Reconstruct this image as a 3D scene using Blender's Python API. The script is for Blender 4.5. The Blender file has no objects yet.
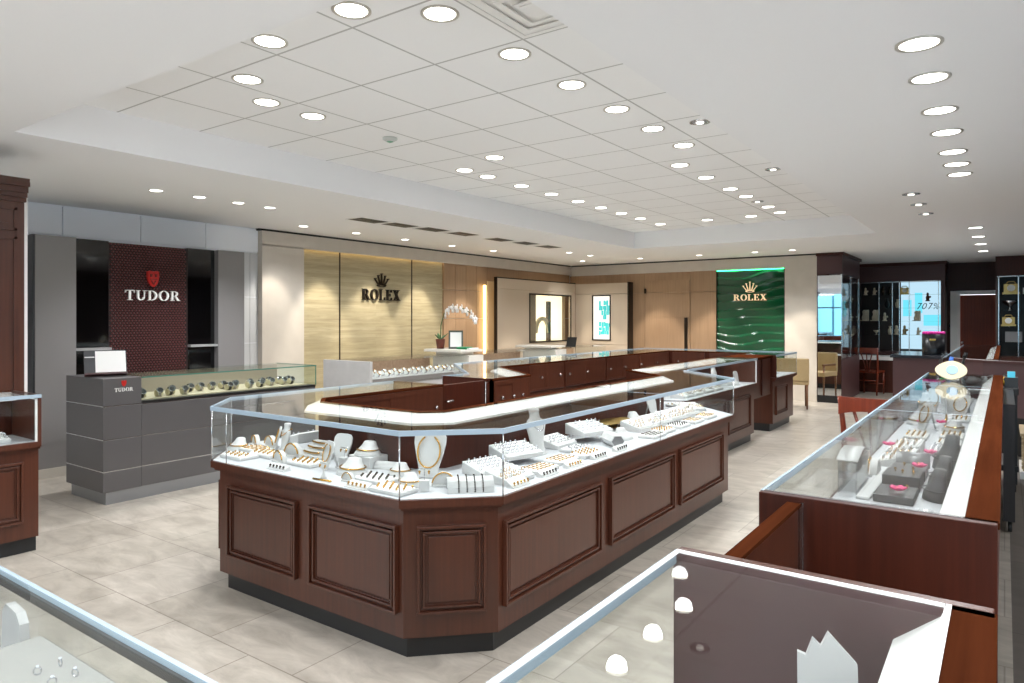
import bpy, math, random
from mathutils import Matrix, Vector
random.seed(7)
PI = math.pi
P_BIG, P_SM, P_WASH, W_STR, EXPO = 29, 40, 150, 3.5, 0.14
scene = bpy.context.scene
COL = scene.collection
R = math.radians

# ------------------------------------------------------------------ mesh builder
LOCALS = set()
class MB:
    def __init__(s, M=None):
        s.v = []; s.f = []; s.sm = []; s.M = M or Matrix.Identity(4)
    def add(s, vs, fs, smooth=False, M=None):
        b = len(s.v); T = s.M if M is None else s.M @ M
        s.v += [T @ Vector(p) for p in vs]
        s.f += [tuple(b + i for i in f) for f in fs]
        s.sm += [smooth] * len(fs)
        return s
    def box(s, x0, y0, z0, x1, y1, z1, M=None):
        x0, x1 = min(x0, x1), max(x0, x1); y0, y1 = min(y0, y1), max(y0, y1); z0, z1 = min(z0, z1), max(z0, z1)
        vs = [(x0,y0,z0),(x1,y0,z0),(x1,y1,z0),(x0,y1,z0),(x0,y0,z1),(x1,y0,z1),(x1,y1,z1),(x0,y1,z1)]
        return s.add(vs, [(0,3,2,1),(4,5,6,7),(0,1,5,4),(1,2,6,5),(2,3,7,6),(3,0,4,7)], False, M)
    def prism(s, poly, z0, z1, M=None, smooth=False):
        n = len(poly)
        a = sum(poly[i][0]*poly[(i+1)%n][1] - poly[(i+1)%n][0]*poly[i][1] for i in range(n))
        if a < 0: poly = poly[::-1]
        vs = [(p[0],p[1],z0) for p in poly] + [(p[0],p[1],z1) for p in poly]
        fs = [tuple(range(n-1,-1,-1)), tuple(range(n,2*n))]
        s.add(vs, fs, False, M)
        b = len(s.v) - 2*n
        s.f += [(b+i, b+(i+1)%n, b+n+(i+1)%n, b+n+i) for i in range(n)]; s.sm += [smooth]*n
        return s
    def strip(s, O, I, z0, z1, caps=True):
        n = len(O)
        vs = [(p[0],p[1],z0) for p in O]+[(p[0],p[1],z0) for p in I]+[(p[0],p[1],z1) for p in O]+[(p[0],p[1],z1) for p in I]
        fs = []
        for i in range(n-1):
            fs += [(i,i+1,n+i+1,n+i)[::-1], (2*n+i,2*n+i+1,3*n+i+1,3*n+i), (i,i+1,2*n+i+1,2*n+i), (n+i,n+i+1,3*n+i+1,3*n+i)[::-1]]
        fs += [(0,n,3*n,2*n)[::-1], (n-1,2*n-1,4*n-1,3*n-1)]
        return s.add(vs, fs)
    def lathe(s, prof, seg=24, M=None, smooth=True, sx=1, sy=1, caps=True):
        vs = []; fs = []; n = len(prof)
        for r, z in prof:
            for k in range(seg):
                a = 2*PI*k/seg
                vs.append((r*math.cos(a)*sx, r*math.sin(a)*sy, z))
        for i in range(n-1):
            for k in range(seg):
                k2 = (k+1)%seg
                fs.append((i*seg+k, i*seg+k2, (i+1)*seg+k2, (i+1)*seg+k))
        s.add(vs, fs, smooth, M)
        if caps:
            b = len(s.v) - n*seg
            s.f.append(tuple(b+k for k in range(seg-1,-1,-1))); s.sm.append(False)
            s.f.append(tuple(b+(n-1)*seg+k for k in range(seg))); s.sm.append(False)
        return s
    def loft(s, secs, seg=20, M=None):
        # secs: (z, y_offset, rx, ry)
        vs = []; fs = []; n = len(secs)
        for z, yo, rx, ry in secs:
            for k in range(seg):
                a = 2*PI*k/seg
                vs.append((rx*math.cos(a), yo+ry*math.sin(a), z))
        for i in range(n-1):
            for k in range(seg):
                k2 = (k+1)%seg
                fs.append((i*seg+k, i*seg+k2, (i+1)*seg+k2, (i+1)*seg+k))
        fs.append(tuple(range(seg-1,-1,-1))); fs.append(tuple((n-1)*seg+k for k in range(seg)))
        return s.add(vs, fs, True, M)
    def tube(s, pts, r, seg=8, closed=False, M=None):
        P = [Vector(p) for p in pts]; n = len(P); vs = []; fs = []
        rs = r if isinstance(r, (list, tuple)) else [r]*n
        up = Vector((0.13,0.21,1)).normalized(); prev = None
        for i in range(n):
            if closed: t = P[(i+1)%n] - P[i-1]
            else: t = P[min(i+1,n-1)] - P[max(i-1,0)]
            t.normalize()
            if prev is None:
                a = t.cross(up)
                if a.length < 1e-3: a = t.cross(Vector((1,0,0)))
            else: a = prev - t*prev.dot(t)
            a.normalize(); prev = a; b = t.cross(a)
            for k in range(seg):
                q = 2*PI*k/seg
                vs.append(P[i] + (a*math.cos(q) + b*math.sin(q))*rs[i])
        m = n if closed else n-1
        for i in range(m):
            j = (i+1)%n
            for k in range(seg):
                k2 = (k+1)%seg
                fs.append((i*seg+k, i*seg+k2, j*seg+k2, j*seg+k))
        if not closed:
            fs.append(tuple(range(seg-1,-1,-1))); fs.append(tuple((n-1)*seg+k for k in range(seg)))
        return s.add(vs, fs, True, M)
    def sphere(s, c, r, seg=10, rings=6, sc=(1,1,1), M=None):
        vs = [(c[0],c[1],c[2]-r*sc[2])]; fs = []
        for i in range(1, rings):
            p = -PI/2 + PI*i/rings
            for k in range(seg):
                a = 2*PI*k/seg
                vs.append((c[0]+r*sc[0]*math.cos(p)*math.cos(a), c[1]+r*sc[1]*math.cos(p)*math.sin(a), c[2]+r*sc[2]*math.sin(p)))
        vs.append((c[0],c[1],c[2]+r*sc[2])); t = len(vs)-1
        for k in range(seg):
            k2 = (k+1)%seg
            fs.append((0,1+k2,1+k))
            for i in range(rings-2): fs.append((1+i*seg+k,1+i*seg+k2,1+(i+1)*seg+k2,1+(i+1)*seg+k))
            fs.append((1+(rings-2)*seg+k,1+(rings-2)*seg+k2,t))
        return s.add(vs, fs, True, M)
    def build(s, name, mat, parent=None, origin=None, bevel=0):
        me = bpy.data.meshes.new(name)
        if parent is not None:
            o = Vector((0,0,0)); p = parent
            while p is not None:
                if p.name in LOCALS: o = Vector((0,0,0)); break
                o += Vector(p.location); p = p.parent
        else: o = Vector(origin) if origin is not None else Vector((0,0,0))
        me.from_pydata([tuple(v-o) for v in s.v], [], s.f)
        me.polygons.foreach_set('use_smooth', s.sm)
        me.materials.append(mat); me.update()
        ob = bpy.data.objects.new(name, me); COL.objects.link(ob)
        if parent is not None: ob.parent = parent
        else: ob.location = o
        if bevel:
            m = ob.modifiers.new('bevel','BEVEL'); m.width = bevel; m.segments = 2; m.limit_method = 'ANGLE'; m.angle_limit = R(40)
        return ob

def tag(o, label, cat, group=None):
    o['label'] = label; o['category'] = cat
    if group: o['group'] = group
    return o
def thing(name, label, cat, loc=(0,0,0), group=None, rz=0, local=False):
    o = bpy.data.objects.new(name, None); COL.objects.link(o); o.empty_display_size = .05
    o.location = loc; o.rotation_euler = (0,0,rz); tag(o, label, cat, group)
    if local: LOCALS.add(o.name)
    return o
def struct(name, mb, mat, bevel=0):
    o = mb.build(name, mat, bevel=bevel); o['kind'] = 'structure'; return o
def kids(o): return list(o.children)
def copy_tree(o, loc=None, rz=None, label=None, group=None, parent=None):
    c = o.copy(); COL.objects.link(c)
    if parent is not None: c.parent = parent
    for ch in kids(o): copy_tree(ch, parent=c)
    if loc is not None: c.location = loc
    if rz is not None: c.rotation_euler = (c.rotation_euler[0], c.rotation_euler[1], rz)
    if label: c['label'] = label
    if group: c['group'] = group
    return c

# ------------------------------------------------------------------ materials
def srgb(r, g, b):
    f = lambda c: (c/255/12.92) if c/255 <= .04045 else ((c/255+.055)/1.055)**2.4
    return (f(r), f(g), f(b), 1)
def new_mat(name):
    m = bpy.data.materials.new(name); m.use_nodes = True
    nt = m.node_tree; b = nt.nodes['Principled BSDF']
    return m, nt, b
def plain(name, rgb, rough=.5, metal=0, spec=.5, coat=0, emit=None, es=0, noise=0, nscale=20):
    m, nt, b = new_mat(name)
    b.inputs['Base Color'].default_value = srgb(*rgb); b.inputs['Roughness'].default_value = rough
    b.inputs['Metallic'].default_value = metal; b.inputs['Specular IOR Level'].default_value = spec
    b.inputs['Coat Weight'].default_value = coat
    if emit: b.inputs['Emission Color'].default_value = srgb(*emit); b.inputs['Emission Strength'].default_value = es
    if noise:
        tc = nt.nodes.new('ShaderNodeTexCoord'); n = nt.nodes.new('ShaderNodeTexNoise'); n.inputs['Scale'].default_value = nscale
        n.inputs['Detail'].default_value = 4
        mx = nt.nodes.new('ShaderNodeMix'); mx.data_type = 'RGBA'
        mx.inputs[6].default_value = srgb(*[max(0,c-noise) for c in rgb]); mx.inputs[7].default_value = srgb(*[min(255,c+noise) for c in rgb])
        nt.links.new(tc.outputs['Object'], n.inputs['Vector']); nt.links.new(n.outputs['Fac'], mx.inputs[0]); nt.links.new(mx.outputs[2], b.inputs['Base Color'])
    return m
def wood(name, c0, c1, rough=.3, axis='Z', scale=6, stretch=14, coat=.3, spec=.5):
    m, nt, b = new_mat(name)
    tc = nt.nodes.new('ShaderNodeTexCoord'); mp = nt.nodes.new('ShaderNodeMapping')
    sc = [scale*stretch/3]*3; sc['XYZ'.index(axis)] = scale/6
    mp.inputs['Scale'].default_value = sc
    n = nt.nodes.new('ShaderNodeTexNoise'); n.inputs['Scale'].default_value = 1.6; n.inputs['Detail'].default_value = 6; n.inputs['Roughness'].default_value = .6
    n2 = nt.nodes.new('ShaderNodeTexNoise'); n2.inputs['Scale'].default_value = 1.1
    ad = nt.nodes.new('ShaderNodeMath'); ad.operation = 'ADD'
    cr = nt.nodes.new('ShaderNodeValToRGB'); cr.color_ramp.elements[0].position = .7; cr.color_ramp.elements[1].position = 1.3
    cr.color_ramp.elements[0].color = srgb(*c0); cr.color_ramp.elements[1].color = srgb(*c1)
    hv = nt.nodes.new('ShaderNodeMath'); hv.operation = 'MULTIPLY'; hv.inputs[1].default_value = .5
    cr.color_ramp.elements[0].position = .35; cr.color_ramp.elements[1].position = .65
    L = nt.links.new
    L(tc.outputs['Object'], mp.inputs['Vector']); L(mp.outputs['Vector'], n.inputs['Vector']); L(tc.outputs['Object'], n2.inputs['Vector'])
    L(n.outputs['Fac'], ad.inputs[0]); L(n2.outputs['Fac'], ad.inputs[1]); L(ad.outputs[0], hv.inputs[0]); L(hv.outputs[0], cr.inputs['Fac']); L(cr.outputs['Color'], b.inputs['Base Color'])
    b.inputs['Specular IOR Level'].default_value = spec
    b.inputs['Roughness'].default_value = rough; b.inputs['Coat Weight'].default_value = coat*.4; b.inputs['Coat Roughness'].default_value = .15
    return m
def glass(name, tint=(.97,.985,.98), f0=.022, rough=0.0):
    m = bpy.data.materials.new(name); m.use_nodes = True; nt = m.node_tree
    for n in list(nt.nodes): nt.nodes.remove(n)
    out = nt.nodes.new('ShaderNodeOutputMaterial'); mix = nt.nodes.new('ShaderNodeMixShader')
    tr = nt.nodes.new('ShaderNodeBsdfTransparent'); gl = nt.nodes.new('ShaderNodeBsdfGlossy')
    tr.inputs['Color'].default_value = (*tint,1); gl.inputs['Roughness'].default_value = rough
    lw = nt.nodes.new('ShaderNodeLayerWeight'); lw.inputs['Blend'].default_value = .5
    pw = nt.nodes.new('ShaderNodeMath'); pw.operation = 'POWER'; pw.inputs[1].default_value = 5
    mu = nt.nodes.new('ShaderNodeMath'); mu.operation = 'MULTIPLY_ADD'; mu.inputs[1].default_value = .6; mu.inputs[2].default_value = f0
    L = nt.links.new
    L(lw.outputs['Facing'], pw.inputs[0]); L(pw.outputs[0], mu.inputs[0]); L(mu.outputs[0], mix.inputs['Fac'])
    L(tr.outputs[0], mix.inputs[1]); L(gl.outputs[0], mix.inputs[2]); L(mix.outputs[0], out.inputs['Surface'])
    return m
def brick(name, c1, c2, cm, w, h, mortar, offset=.5, rough=.4, noise=.5, nscale=3, spec=.5, mapping=None, loc=(0,0,0), nmap=(1,2.2,1)):
    m, nt, b = new_mat(name)
    tc = nt.nodes.new('ShaderNodeTexCoord'); mp = nt.nodes.new('ShaderNodeMapping'); mp.inputs['Location'].default_value = loc
    if mapping: mp.inputs['Rotation'].default_value = mapping
    br = nt.nodes.new('ShaderNodeTexBrick'); br.offset = offset; br.inputs['Scale'].default_value = 1
    br.inputs['Brick Width'].default_value = w; br.inputs['Row Height'].default_value = h; br.inputs['Mortar Size'].default_value = mortar
    br.inputs['Mortar Smooth'].default_value = .1; br.inputs['Bias'].default_value = 0
    br.inputs['Color1'].default_value = srgb(*c1); br.inputs['Color2'].default_value = srgb(*c2); br.inputs['Mortar'].default_value = srgb(*cm)
    L = nt.links.new
    L(tc.outputs['Object'], mp.inputs['Vector']); L(mp.outputs['Vector'], br.inputs['Vector'])
    if noise:
        n = nt.nodes.new('ShaderNodeTexNoise'); n.inputs['Scale'].default_value = nscale; n.inputs['Detail'].default_value = 8; n.inputs['Roughness'].default_value = .65; n.inputs['Distortion'].default_value = .6
        mp2 = nt.nodes.new('ShaderNodeMapping'); mp2.inputs['Scale'].default_value = nmap; L(tc.outputs['Object'], mp2.inputs['Vector']); L(mp2.outputs['Vector'], n.inputs['Vector'])
        cr = nt.nodes.new('ShaderNodeValToRGB'); cr.color_ramp.elements[0].position = .3; cr.color_ramp.elements[1].position = .7
        v = 1-noise; cr.color_ramp.elements[0].color = (v,v*.985,v*.96,1); cr.color_ramp.elements[1].color = (1,1,1,1)
        mx = nt.nodes.new('ShaderNodeMix'); mx.data_type = 'RGBA'; mx.blend_type = 'MULTIPLY'; mx.inputs[0].default_value = 1
        L(n.outputs['Fac'], cr.inputs['Fac']); L(br.outputs['Color'], mx.inputs[6]); L(cr.outputs['Color'], mx.inputs[7]); L(mx.outputs[2], b.inputs['Base Color'])
    else: L(br.outputs['Color'], b.inputs['Base Color'])
    b.inputs['Roughness'].default_value = rough; b.inputs['Specular IOR Level'].default_value = spec
    return m
def emis(name, rgb, s):
    m = bpy.data.materials.new(name); m.use_nodes = True; nt = m.node_tree
    for n in list(nt.nodes): nt.nodes.remove(n)
    o = nt.nodes.new('ShaderNodeOutputMaterial'); e = nt.nodes.new('ShaderNodeEmission'); e.inputs['Color'].default_value = srgb(*rgb); e.inputs['Strength'].default_value = s
    nt.links.new(e.outputs[0], o.inputs['Surface']); return m

MAHO = wood('mahogany', (62,31,20), (84,45,30), .34)
MAHO_D = wood('dark_mahogany', (50,21,13), (72,32,20), .4, coat=0, spec=.25)
MAHO_R = wood('red_mahogany', (56,27,14), (76,38,21), .45, axis='Y', coat=0, spec=0)
MAHO_C = wood('chair_mahogany', (98,36,18), (130,54,28), .3)
PLUM = plain('plum_laminate', (80,54,54), .4, coat=0, spec=.35)
WALN = wood('walnut_panel', (150,120,92), (178,147,116), .45, stretch=22, coat=.1)
KICK = plain('black_kick', (32,33,35), .35)
WHITE = plain('white_paint', (238,237,235), .5)
CEILM = plain('ceiling_white', (243,243,244), .85, spec=.2)
TILEC = brick('ceiling_tile', (247,247,247), (245,245,245), (190,189,187), .6096, .6096, .007, offset=0, rough=.9, noise=0, spec=.1, loc=(4.4675+.6096*3,-2.338+.6096*3,0))
DISP = plain('display_white', (194,194,194), .45)
DECK = plain('white_deck', (182,184,188), .5)
GREYB = plain('dark_grey_display', (66,66,68), .5)
GOLD = plain('gold', (206,160,84), .22, metal=1)
SILV = plain('silver', (200,200,205), .2, metal=1)
DARKM = plain('dark_stone_metal', (70,58,50), .25, metal=.8)
GEM = plain('gem', (235,240,250), .08, spec=.9, coat=.5)
GLASS = glass('clear_glass')
GLASS_G = glass('green_edge_glass', (.95,.985,.97), .025)
EDGE = plain('glass_edge', (166,184,198), .25, spec=.6)
EDGE_G = plain('green_glass_edge', (70,120,108), .2)
CHROME = plain('chrome', (205,206,208), .2, metal=1)
STEELP = plain('brushed_graphite', (96,94,95), .4, metal=.35)
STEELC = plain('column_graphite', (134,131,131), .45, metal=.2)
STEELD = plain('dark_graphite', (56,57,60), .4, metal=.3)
GRPANEL = plain('grey_wall_panel', (238,242,248), .5)
BLACKG = plain('black_gloss', (8,8,9), .06, coat=.3)
BLACK = plain('black', (20,20,21), .4)
STONE = plain('limestone', (200,192,181), .55, noise=9, nscale=5)
OLIVE = brick('olive_travertine', (190,177,144), (180,167,133), (160,147,116), 3.0, .055, .0012, offset=.5, rough=.5, noise=.3, nscale=4, mapping=(R(-90),R(-90),0), nmap=(1,.5,6))
SBLOCK = plain('grey_stone_block', (178,176,174), .4, noise=10, nscale=8)
WBLOCK = plain('white_stone_block', (226,220,210), .4, noise=8, nscale=9)
BEIGE = plain('beige_leather_panel', (200,184,164), .6)
BRONZE = plain('bronze_frame', (40,30,22), .35, metal=.5)
FLOOR = brick('travertine_floor', (197,189,178), (181,173,161), (152,143,132), .61, .61, .0035, offset=.5, rough=.3, noise=.42, nscale=3.4)
PLANK = brick('grey_plank_floor', (112,104,98), (98,92,86), (66,60,56), 1.2, .12, .003, offset=.4, rough=.45, noise=.25, nscale=4, mapping=(0,0,R(90)))
SOFTW = plain('linen_grey', (158,157,154), .6)
TRIM = plain('lamp_trim', (196,192,184), .3, metal=.3)
MIRROR = plain('mirror', (235,238,240), .02, metal=1)
LENS = emis('lamp_lens', (255,250,240), 9)
WARM = emis('warm_led', (255,222,160), 5)
GREENL = emis('green_led', (60,240,150), 9)
GREEN = plain('green_relief', (0,74,42), .12, coat=.6)
REDSH = plain('red_shield', (176,32,26), .35)
MESHR = plain('dark_red_lattice', (126,78,78), .28, metal=.5)
MESHB = plain('lattice_backing', (34,16,17), .5)
TAN = plain('tan_upholstery', (176,152,110), .8, noise=6)
TANW = plain('beige_cabinet', (190,168,132), .5, noise=8, nscale=6)
OAK = plain('medium_oak', (112,74,44), .4)
PINK = plain('pink_petal', (216,50,120), .6)
MAGENTA = plain('magenta_rose', (226,40,160), .6)
LEAF = plain('green_leaf', (54,100,50), .5)
PETALW = plain('white_petal', (244,240,238), .6)
TERRA = plain('brown_pot', (96,44,30), .5)
TEAL = plain('teal_print', (60,190,190), .5, emit=(70,205,205), es=.5)
LITBOX = plain('lit_cream', (245,232,205), .5, emit=(255,238,205), es=1.2)
CYANL = emis('reflected_cyan', (110,215,235), 1.1)  # glow colour for the poster reflections painted into the far cabinet
SKYL = emis('reflected_daylight', (188,222,240), 1.0)  # glow colour for the daylight reflection painted into the far cabinet
NAVY = plain('navy_ink', (20,48,70), .5)
IVORY = plain('ivory', (184,172,140), .5)
PAPER = plain('paper_white', (240,240,238), .6)
GREY = plain('mid_grey', (128,128,130), .5)
BLUE = plain('blue_plastic', (50,110,200), .4)
CYAN = plain('cyan_pack', (80,190,215), .5)
YEL = plain('yellow_plastic', (214,176,60), .5)
GRNP = plain('green_plastic', (80,190,90), .5)
GRANITE = plain('dark_granite', (52,54,60), .12, noise=8, nscale=60)

# ------------------------------------------------------------------ room shell
ZL, ZH = 2.673, 2.945           # lower ceiling and recessed ceiling
struct('floor', MB().box(-8.2,-2.5,-.1,.03,17.5,0), FLOOR)
struct('floor_plank', MB().box(.03,-2.5,-.1,3.8,17.5,0), PLANK)
RX0, RX1, RY0, RY1 = -5.06, -1.43, 1.72, 10.64
cb = MB()
cb.box(-8.2,-2.5,ZL,RX0,17.5,3.2).box(RX1,-2.5,ZL,3.8,17.5,3.2).box(RX0,-2.5,ZL,RX1,RY0,3.2).box(RX0,RY1,ZL,RX1,17.5,3.2)
struct('ceiling', cb, CEILM)
struct('ceiling_recess', MB().box(RX0,RY0,ZH,RX1,RY1,3.2), TILEC)
struct('wall_left', MB().box(-8.2,-2.5,0,-7.96,13.5,ZL), GRPANEL)
# grey fascia panels above the graphite display unit, with open joints
fp = MB(); ys = [1.9,3.128,3.921,4.70,5.43]
for a, b in zip(ys, ys[1:]): fp.box(-7.96,a+.005,2.362,-7.935,b-.005,2.66)
struct('trim_1', fp, GRPANEL)
tp = MB()
for a, b in [(0,.6),(.6,1.184),(1.184,1.779),(1.779,2.355)]:
    tp.box(-7.96,5.06,a+.003,-7.945,5.31,b-.003).box(-7.96,5.316,a+.003,-7.945,5.45,b-.003)
struct('trim_2', tp, plain('light_grey_panel',(196,198,200),.5))
# return wall behind the left cabinet
struct('wall_return', MB().box(-7.96,1.942,0,-5.57,1.974,2.45), WHITE)

# stone wall with the olive panels
sw = MB()
sw.box(-8.0,5.43,0,-7.85,6.087,2.47).box(-8.0,5.43,2.46,-7.85,6.087,2.645).box(-7.88,6.087,2.46,-7.85,9.056,2.645).box(-8.0,9.056,2.46,-7.85,13.3,2.645)
struct('wall_stone', sw, STONE)
struct('trim_shadow_line', MB().box(-7.95,5.40,2.645,-7.87,13.3,2.672).box(-7.87,13.32,2.645,-2.75,13.4,2.672), BLACK)  # black strip stands in for the shadow line above the stone fascia
ol = MB()
for a, b in [(6.087,6.77),(6.795,8.28),(8.305,9.056)]: ol.box(-8.0,a,0,-7.93,b,2.60)
struct('wall_olive', ol, OLIVE)
ds = MB()
for y in (6.77,8.28): ds.box(-7.96,y,0,-7.928,y+.025,2.47)
struct('trim_4', ds, BRONZE)
# warm light strip hidden in the pelmet above the olive panels
led = tag(MB().box(-7.925,6.12,2.50,-7.89,9.03,2.51).build('cove_light', WARM, origin=(-7.91,7.5,2.50)), 'warm strip light hidden along the top of the tan stone panels', 'light strip')
wl = MB()
for a, b in [(9.056,9.36),(9.366,9.66),(9.666,9.96),(9.966,10.3),(10.306,13.3)]:
    for z0, z1 in [(0,.8),(.805,1.5),(1.505,2.0),(2.005,2.46)]: wl.box(-8.0,a,z0,-7.9,b,z1)
struct('wall_walnut', wl, WALN)
# back wall
wb = MB()
for a, b in [(-7.9,-7.0),(-6.995,-6.1),(-6.095,-5.11),(-5.105,-4.59)]:
    for z0, z1 in [(0,.75),(.755,1.52),(1.525,2.03),(2.035,2.44)]: wb.box(a,13.32,z0,b,13.5,z1)
struct('wall_back', wb, WALN)
sb = MB().box(-7.85,13.3,2.44,-2.75,13.5,2.645).box(-3.30,13.3,0,-2.75,13.5,2.44)
struct('wall_back_stone', sb, STONE)
struct('wall_back_core', MB().box(-8.2,13.5,0,-2.80,13.6,ZL), WALN)
# hidden door in the walnut
d = thing('concealed_door','walnut veneered door flush in the wood panelled back wall left of the green sign','door',(-5.55,13.31,0))
d['kind'] = 'structure'; d.name = 'door_1'
dm = MB()
for z0, z1 in [(0.02,.75),(.755,1.52),(1.525,2.03),(2.035,2.28)]: dm.box(-6.07,13.295,z0,-5.12,13.318,z1)
dm.build('door_leaf', WALN, d)
MB().box(-5.22,13.27,.35,-5.16,13.296,1.52).build('pull_handle', BRONZE, d)
hg = MB().box(-6.09,13.27,2.02,-6.055,13.296,2.12); hg.build('hinge', BRONZE, d)
# mirrored pillar and glass side cabinet
pil = thing('mirror_pillar','brown pillar with a tall mirror and a glass side cabinet right of the stone wall','pillar',(-2.54,13.3,0))
MB().box(-2.749,13.3,2.29,-2.33,15.1,2.66).build('head', PLUM, pil)
MB().box(-2.76,13.27,2.62,-2.30,15.14,2.672).build('cornice', MAHO_D, pil)
MB().box(-2.749,13.32,.02,-2.55,15.1,2.29).build('core', MAHO_D, pil)
MB().box(-2.735,13.30,.13,-2.345,13.318,2.27).build('mirror', MIRROR, pil)
MB().box(-2.74,13.305,0,-2.335,13.4,.12).build('kick', BLACK, pil)
MB().box(-2.55,13.32,.02,-2.335,15.1,.78).build('plinth', PLUM, pil)
MB().box(-2.345,13.33,.8,-2.335,15.09,2.27).build('glass_pane', GLASS, pil)
cf = MB()
for y in (13.32,14.2,15.08): cf.box(-2.36,y-.012,.78,-2.333,y+.012,2.29)
cf.build('frame', CHROME, pil)
for z in (1.1,1.45,1.8): MB().box(-2.548,13.35,z,-2.35,15.07,z+.008).build('shelf', GLASS_G, pil)
bl = MB().box(-2.549,13.34,.8,-2.545,15.08,2.27); bl.build('mirror_back', MIRROR, pil)
# far wall with door
struct('wall_far', MB().box(-2.9,17.3,0,-.93,17.5,ZL).box(-.93,17.3,2.08,-.02,17.5,ZL).box(-.02,17.3,0,3.8,17.5,ZL), MAHO_D)
struct('wall_far_left', MB().box(-2.95,15.1,0,-2.75,17.4,ZL), MAHO_D)
struct('wall_right', MB().box(3.6,3.0,0,3.8,17.5,ZL), MAHO_D)
struct('trim_5', MB().box(-.93,17.2,0,-.80,17.32,2.08).box(-.80,17.2,2.0,-.02,17.32,2.08).box(-.80,17.26,0,-.76,17.32,2.0), WHITE)
dd = thing('door_2','dark mahogany door in a white frame on the far wall','door',(-.4,17.3,0)); dd['kind'] = 'structure'
MB().box(-.77,17.34,.01,-.03,17.38,1.995).build('door_leaf', wood('door_red',(96,36,18),(128,54,28),.4,coat=0,spec=.25), dd)
MB().sphere((-.72,17.31,1.0),.03).build('door_knob', CHROME, dd)

struct('wall_rear', MB().box(-8.2,-2.6,0,3.8,-2.5,.35).box(-8.2,-2.6,2.45,3.8,-2.5,ZL), GRPANEL)
wf = MB()
for x in (-8.1,-6.4,-4.7,-3.0,-1.3,.4,2.1,3.7): wf.box(x-.035,-2.6,.35,x+.035,-2.5,2.45)
wf.box(-8.2,-2.6,1.9,3.8,-2.5,1.95)
struct('window_1', wf, BRONZE)
st = MB(); rr = random.Random(2); x = -24
while x < 14:
    w_ = rr.uniform(2.5,5); st.box(x,-17,-.1,x+w_-.1,-15,rr.uniform(2.2,4.2)); x += w_
struct('wall_street', st, plain('street_facades',(120,190,214),.6))
st = MB()
for k in range(9): st.box(-22+4*k,-14.9,.4,-20.6+4*k,-14.85,2.0)
struct('window_2', st, plain('street_windows',(40,70,84),.2))
struct('floor_street', MB().box(-26,-20,-.2,16,-2.6,-.1), plain('pavement',(170,170,168),.8))

# ------------------------------------------------------------------ lettering
def letter(ch):
    # polygons in a unit-height box; returns (polys, width). Roman capitals with slab serifs
    T, t, s = .17, .07, .055
    rect = lambda x0,y0,x1,y1: [(x0,y0),(x1,y0),(x1,y1),(x0,y1)]
    def arc(cx,cy,rx,ry,ix,iy,a0,a1,n=18):
        out = []
        for k in range(n):
            p, q = R(a0+(a1-a0)*k/n), R(a0+(a1-a0)*(k+1)/n)
            out.append([(cx+rx*math.cos(p),cy+ry*math.sin(p)),(cx+rx*math.cos(q),cy+ry*math.sin(q)),(cx+ix*math.cos(q),cy+iy*math.sin(q)),(cx+ix*math.cos(p),cy+iy*math.sin(p))])
        return out
    if ch == 'T': return [rect(.33,0,.33+T,1),rect(.2,0,.65,s),rect(0,1-t,.85,1),[(0,.72),(.06,.74),(.12,1),(0,1)],[(.85,.72),(.85,1),(.73,1),(.79,.74)]], .85
    if ch == 'U': return [rect(.08,.3,.08+T,1),rect(.7,.3,.7+t,1),rect(0,1-s,.36,1),rect(.58,1-s,.9,1)]+arc(.425,.32,.35,.33,.18,.25,180,360), .9
    if ch == 'D': return [rect(.1,0,.1+T,1),rect(0,0,.4,s),rect(0,1-s,.4,1)]+arc(.35,.5,.52,.5,.33,.43,-90,90), .9
    if ch == 'O': return arc(.48,.5,.48,.52,.29,.46,0,360,32), .96
    if ch == 'R': return [rect(.1,0,.1+T,1),rect(0,0,.4,s),rect(0,1-s,.4,1)]+arc(.38,.73,.37,.27,.2,.2,-90,90)+[rect(.2,.46,.4,.53),[(.4,.5),(.58,.5),(.88,.06),(.88,0),(.68,0)],rect(.68,0,.96,s)], .94
    if ch == 'L': return [rect(.1,0,.1+T,1),rect(0,0,.75,t),rect(0,1-s,.4,1),[(.75,.3),(.69,.28),(.62,0),(.75,0)]], .78
    if ch == 'E': return [rect(.1,0,.1+T,1),rect(0,0,.75,t),rect(0,1-t,.73,1),rect(.2,.47,.55,.54),[(.75,.28),(.69,.26),(.63,0),(.75,0)],[(.73,.74),(.73,1),(.61,1),(.67,.76)],rect(.5,.38,.56,.63)], .8
    if ch == 'X': return [[(.08,1),(.32,1),(.88,0),(.64,0)],[(.12,0),(.2,0),(.78,1),(.7,1)],rect(0,1-s,.4,1),rect(.58,1-s,.9,1),rect(0,0,.33,s),rect(.53,0,.96,s)], .96
    if ch == '7': return [rect(.05,.88,.65,1),[(.2,0),(.34,0),(.65,1),(.5,1)]], .7
    if ch == '0': return arc(.34,.5,.33,.5,.2,.4,0,360,24), .7
    if ch == '%': return arc(.2,.75,.2,.24,.1,.15,0,360,16)+arc(.75,.25,.2,.24,.1,.15,0,360,16)+[[(.15,0),(.25,0),(.8,1),(.7,1)]], 1.0
def wordmark(text, h, width, depth, M, slant=0):
    m = MB(); x = 0; parts = []
    for ch in text:
        ps, w = letter(ch); parts.append((ps, x)); x += w + .14
    tot = x - .14; k = width / tot
    for ps, x0 in parts:
        for p in ps: m.prism([((x0+a)*k - width/2 + slant*b*h, b*h) for a, b in p], 0, depth, M)
    return m
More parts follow.
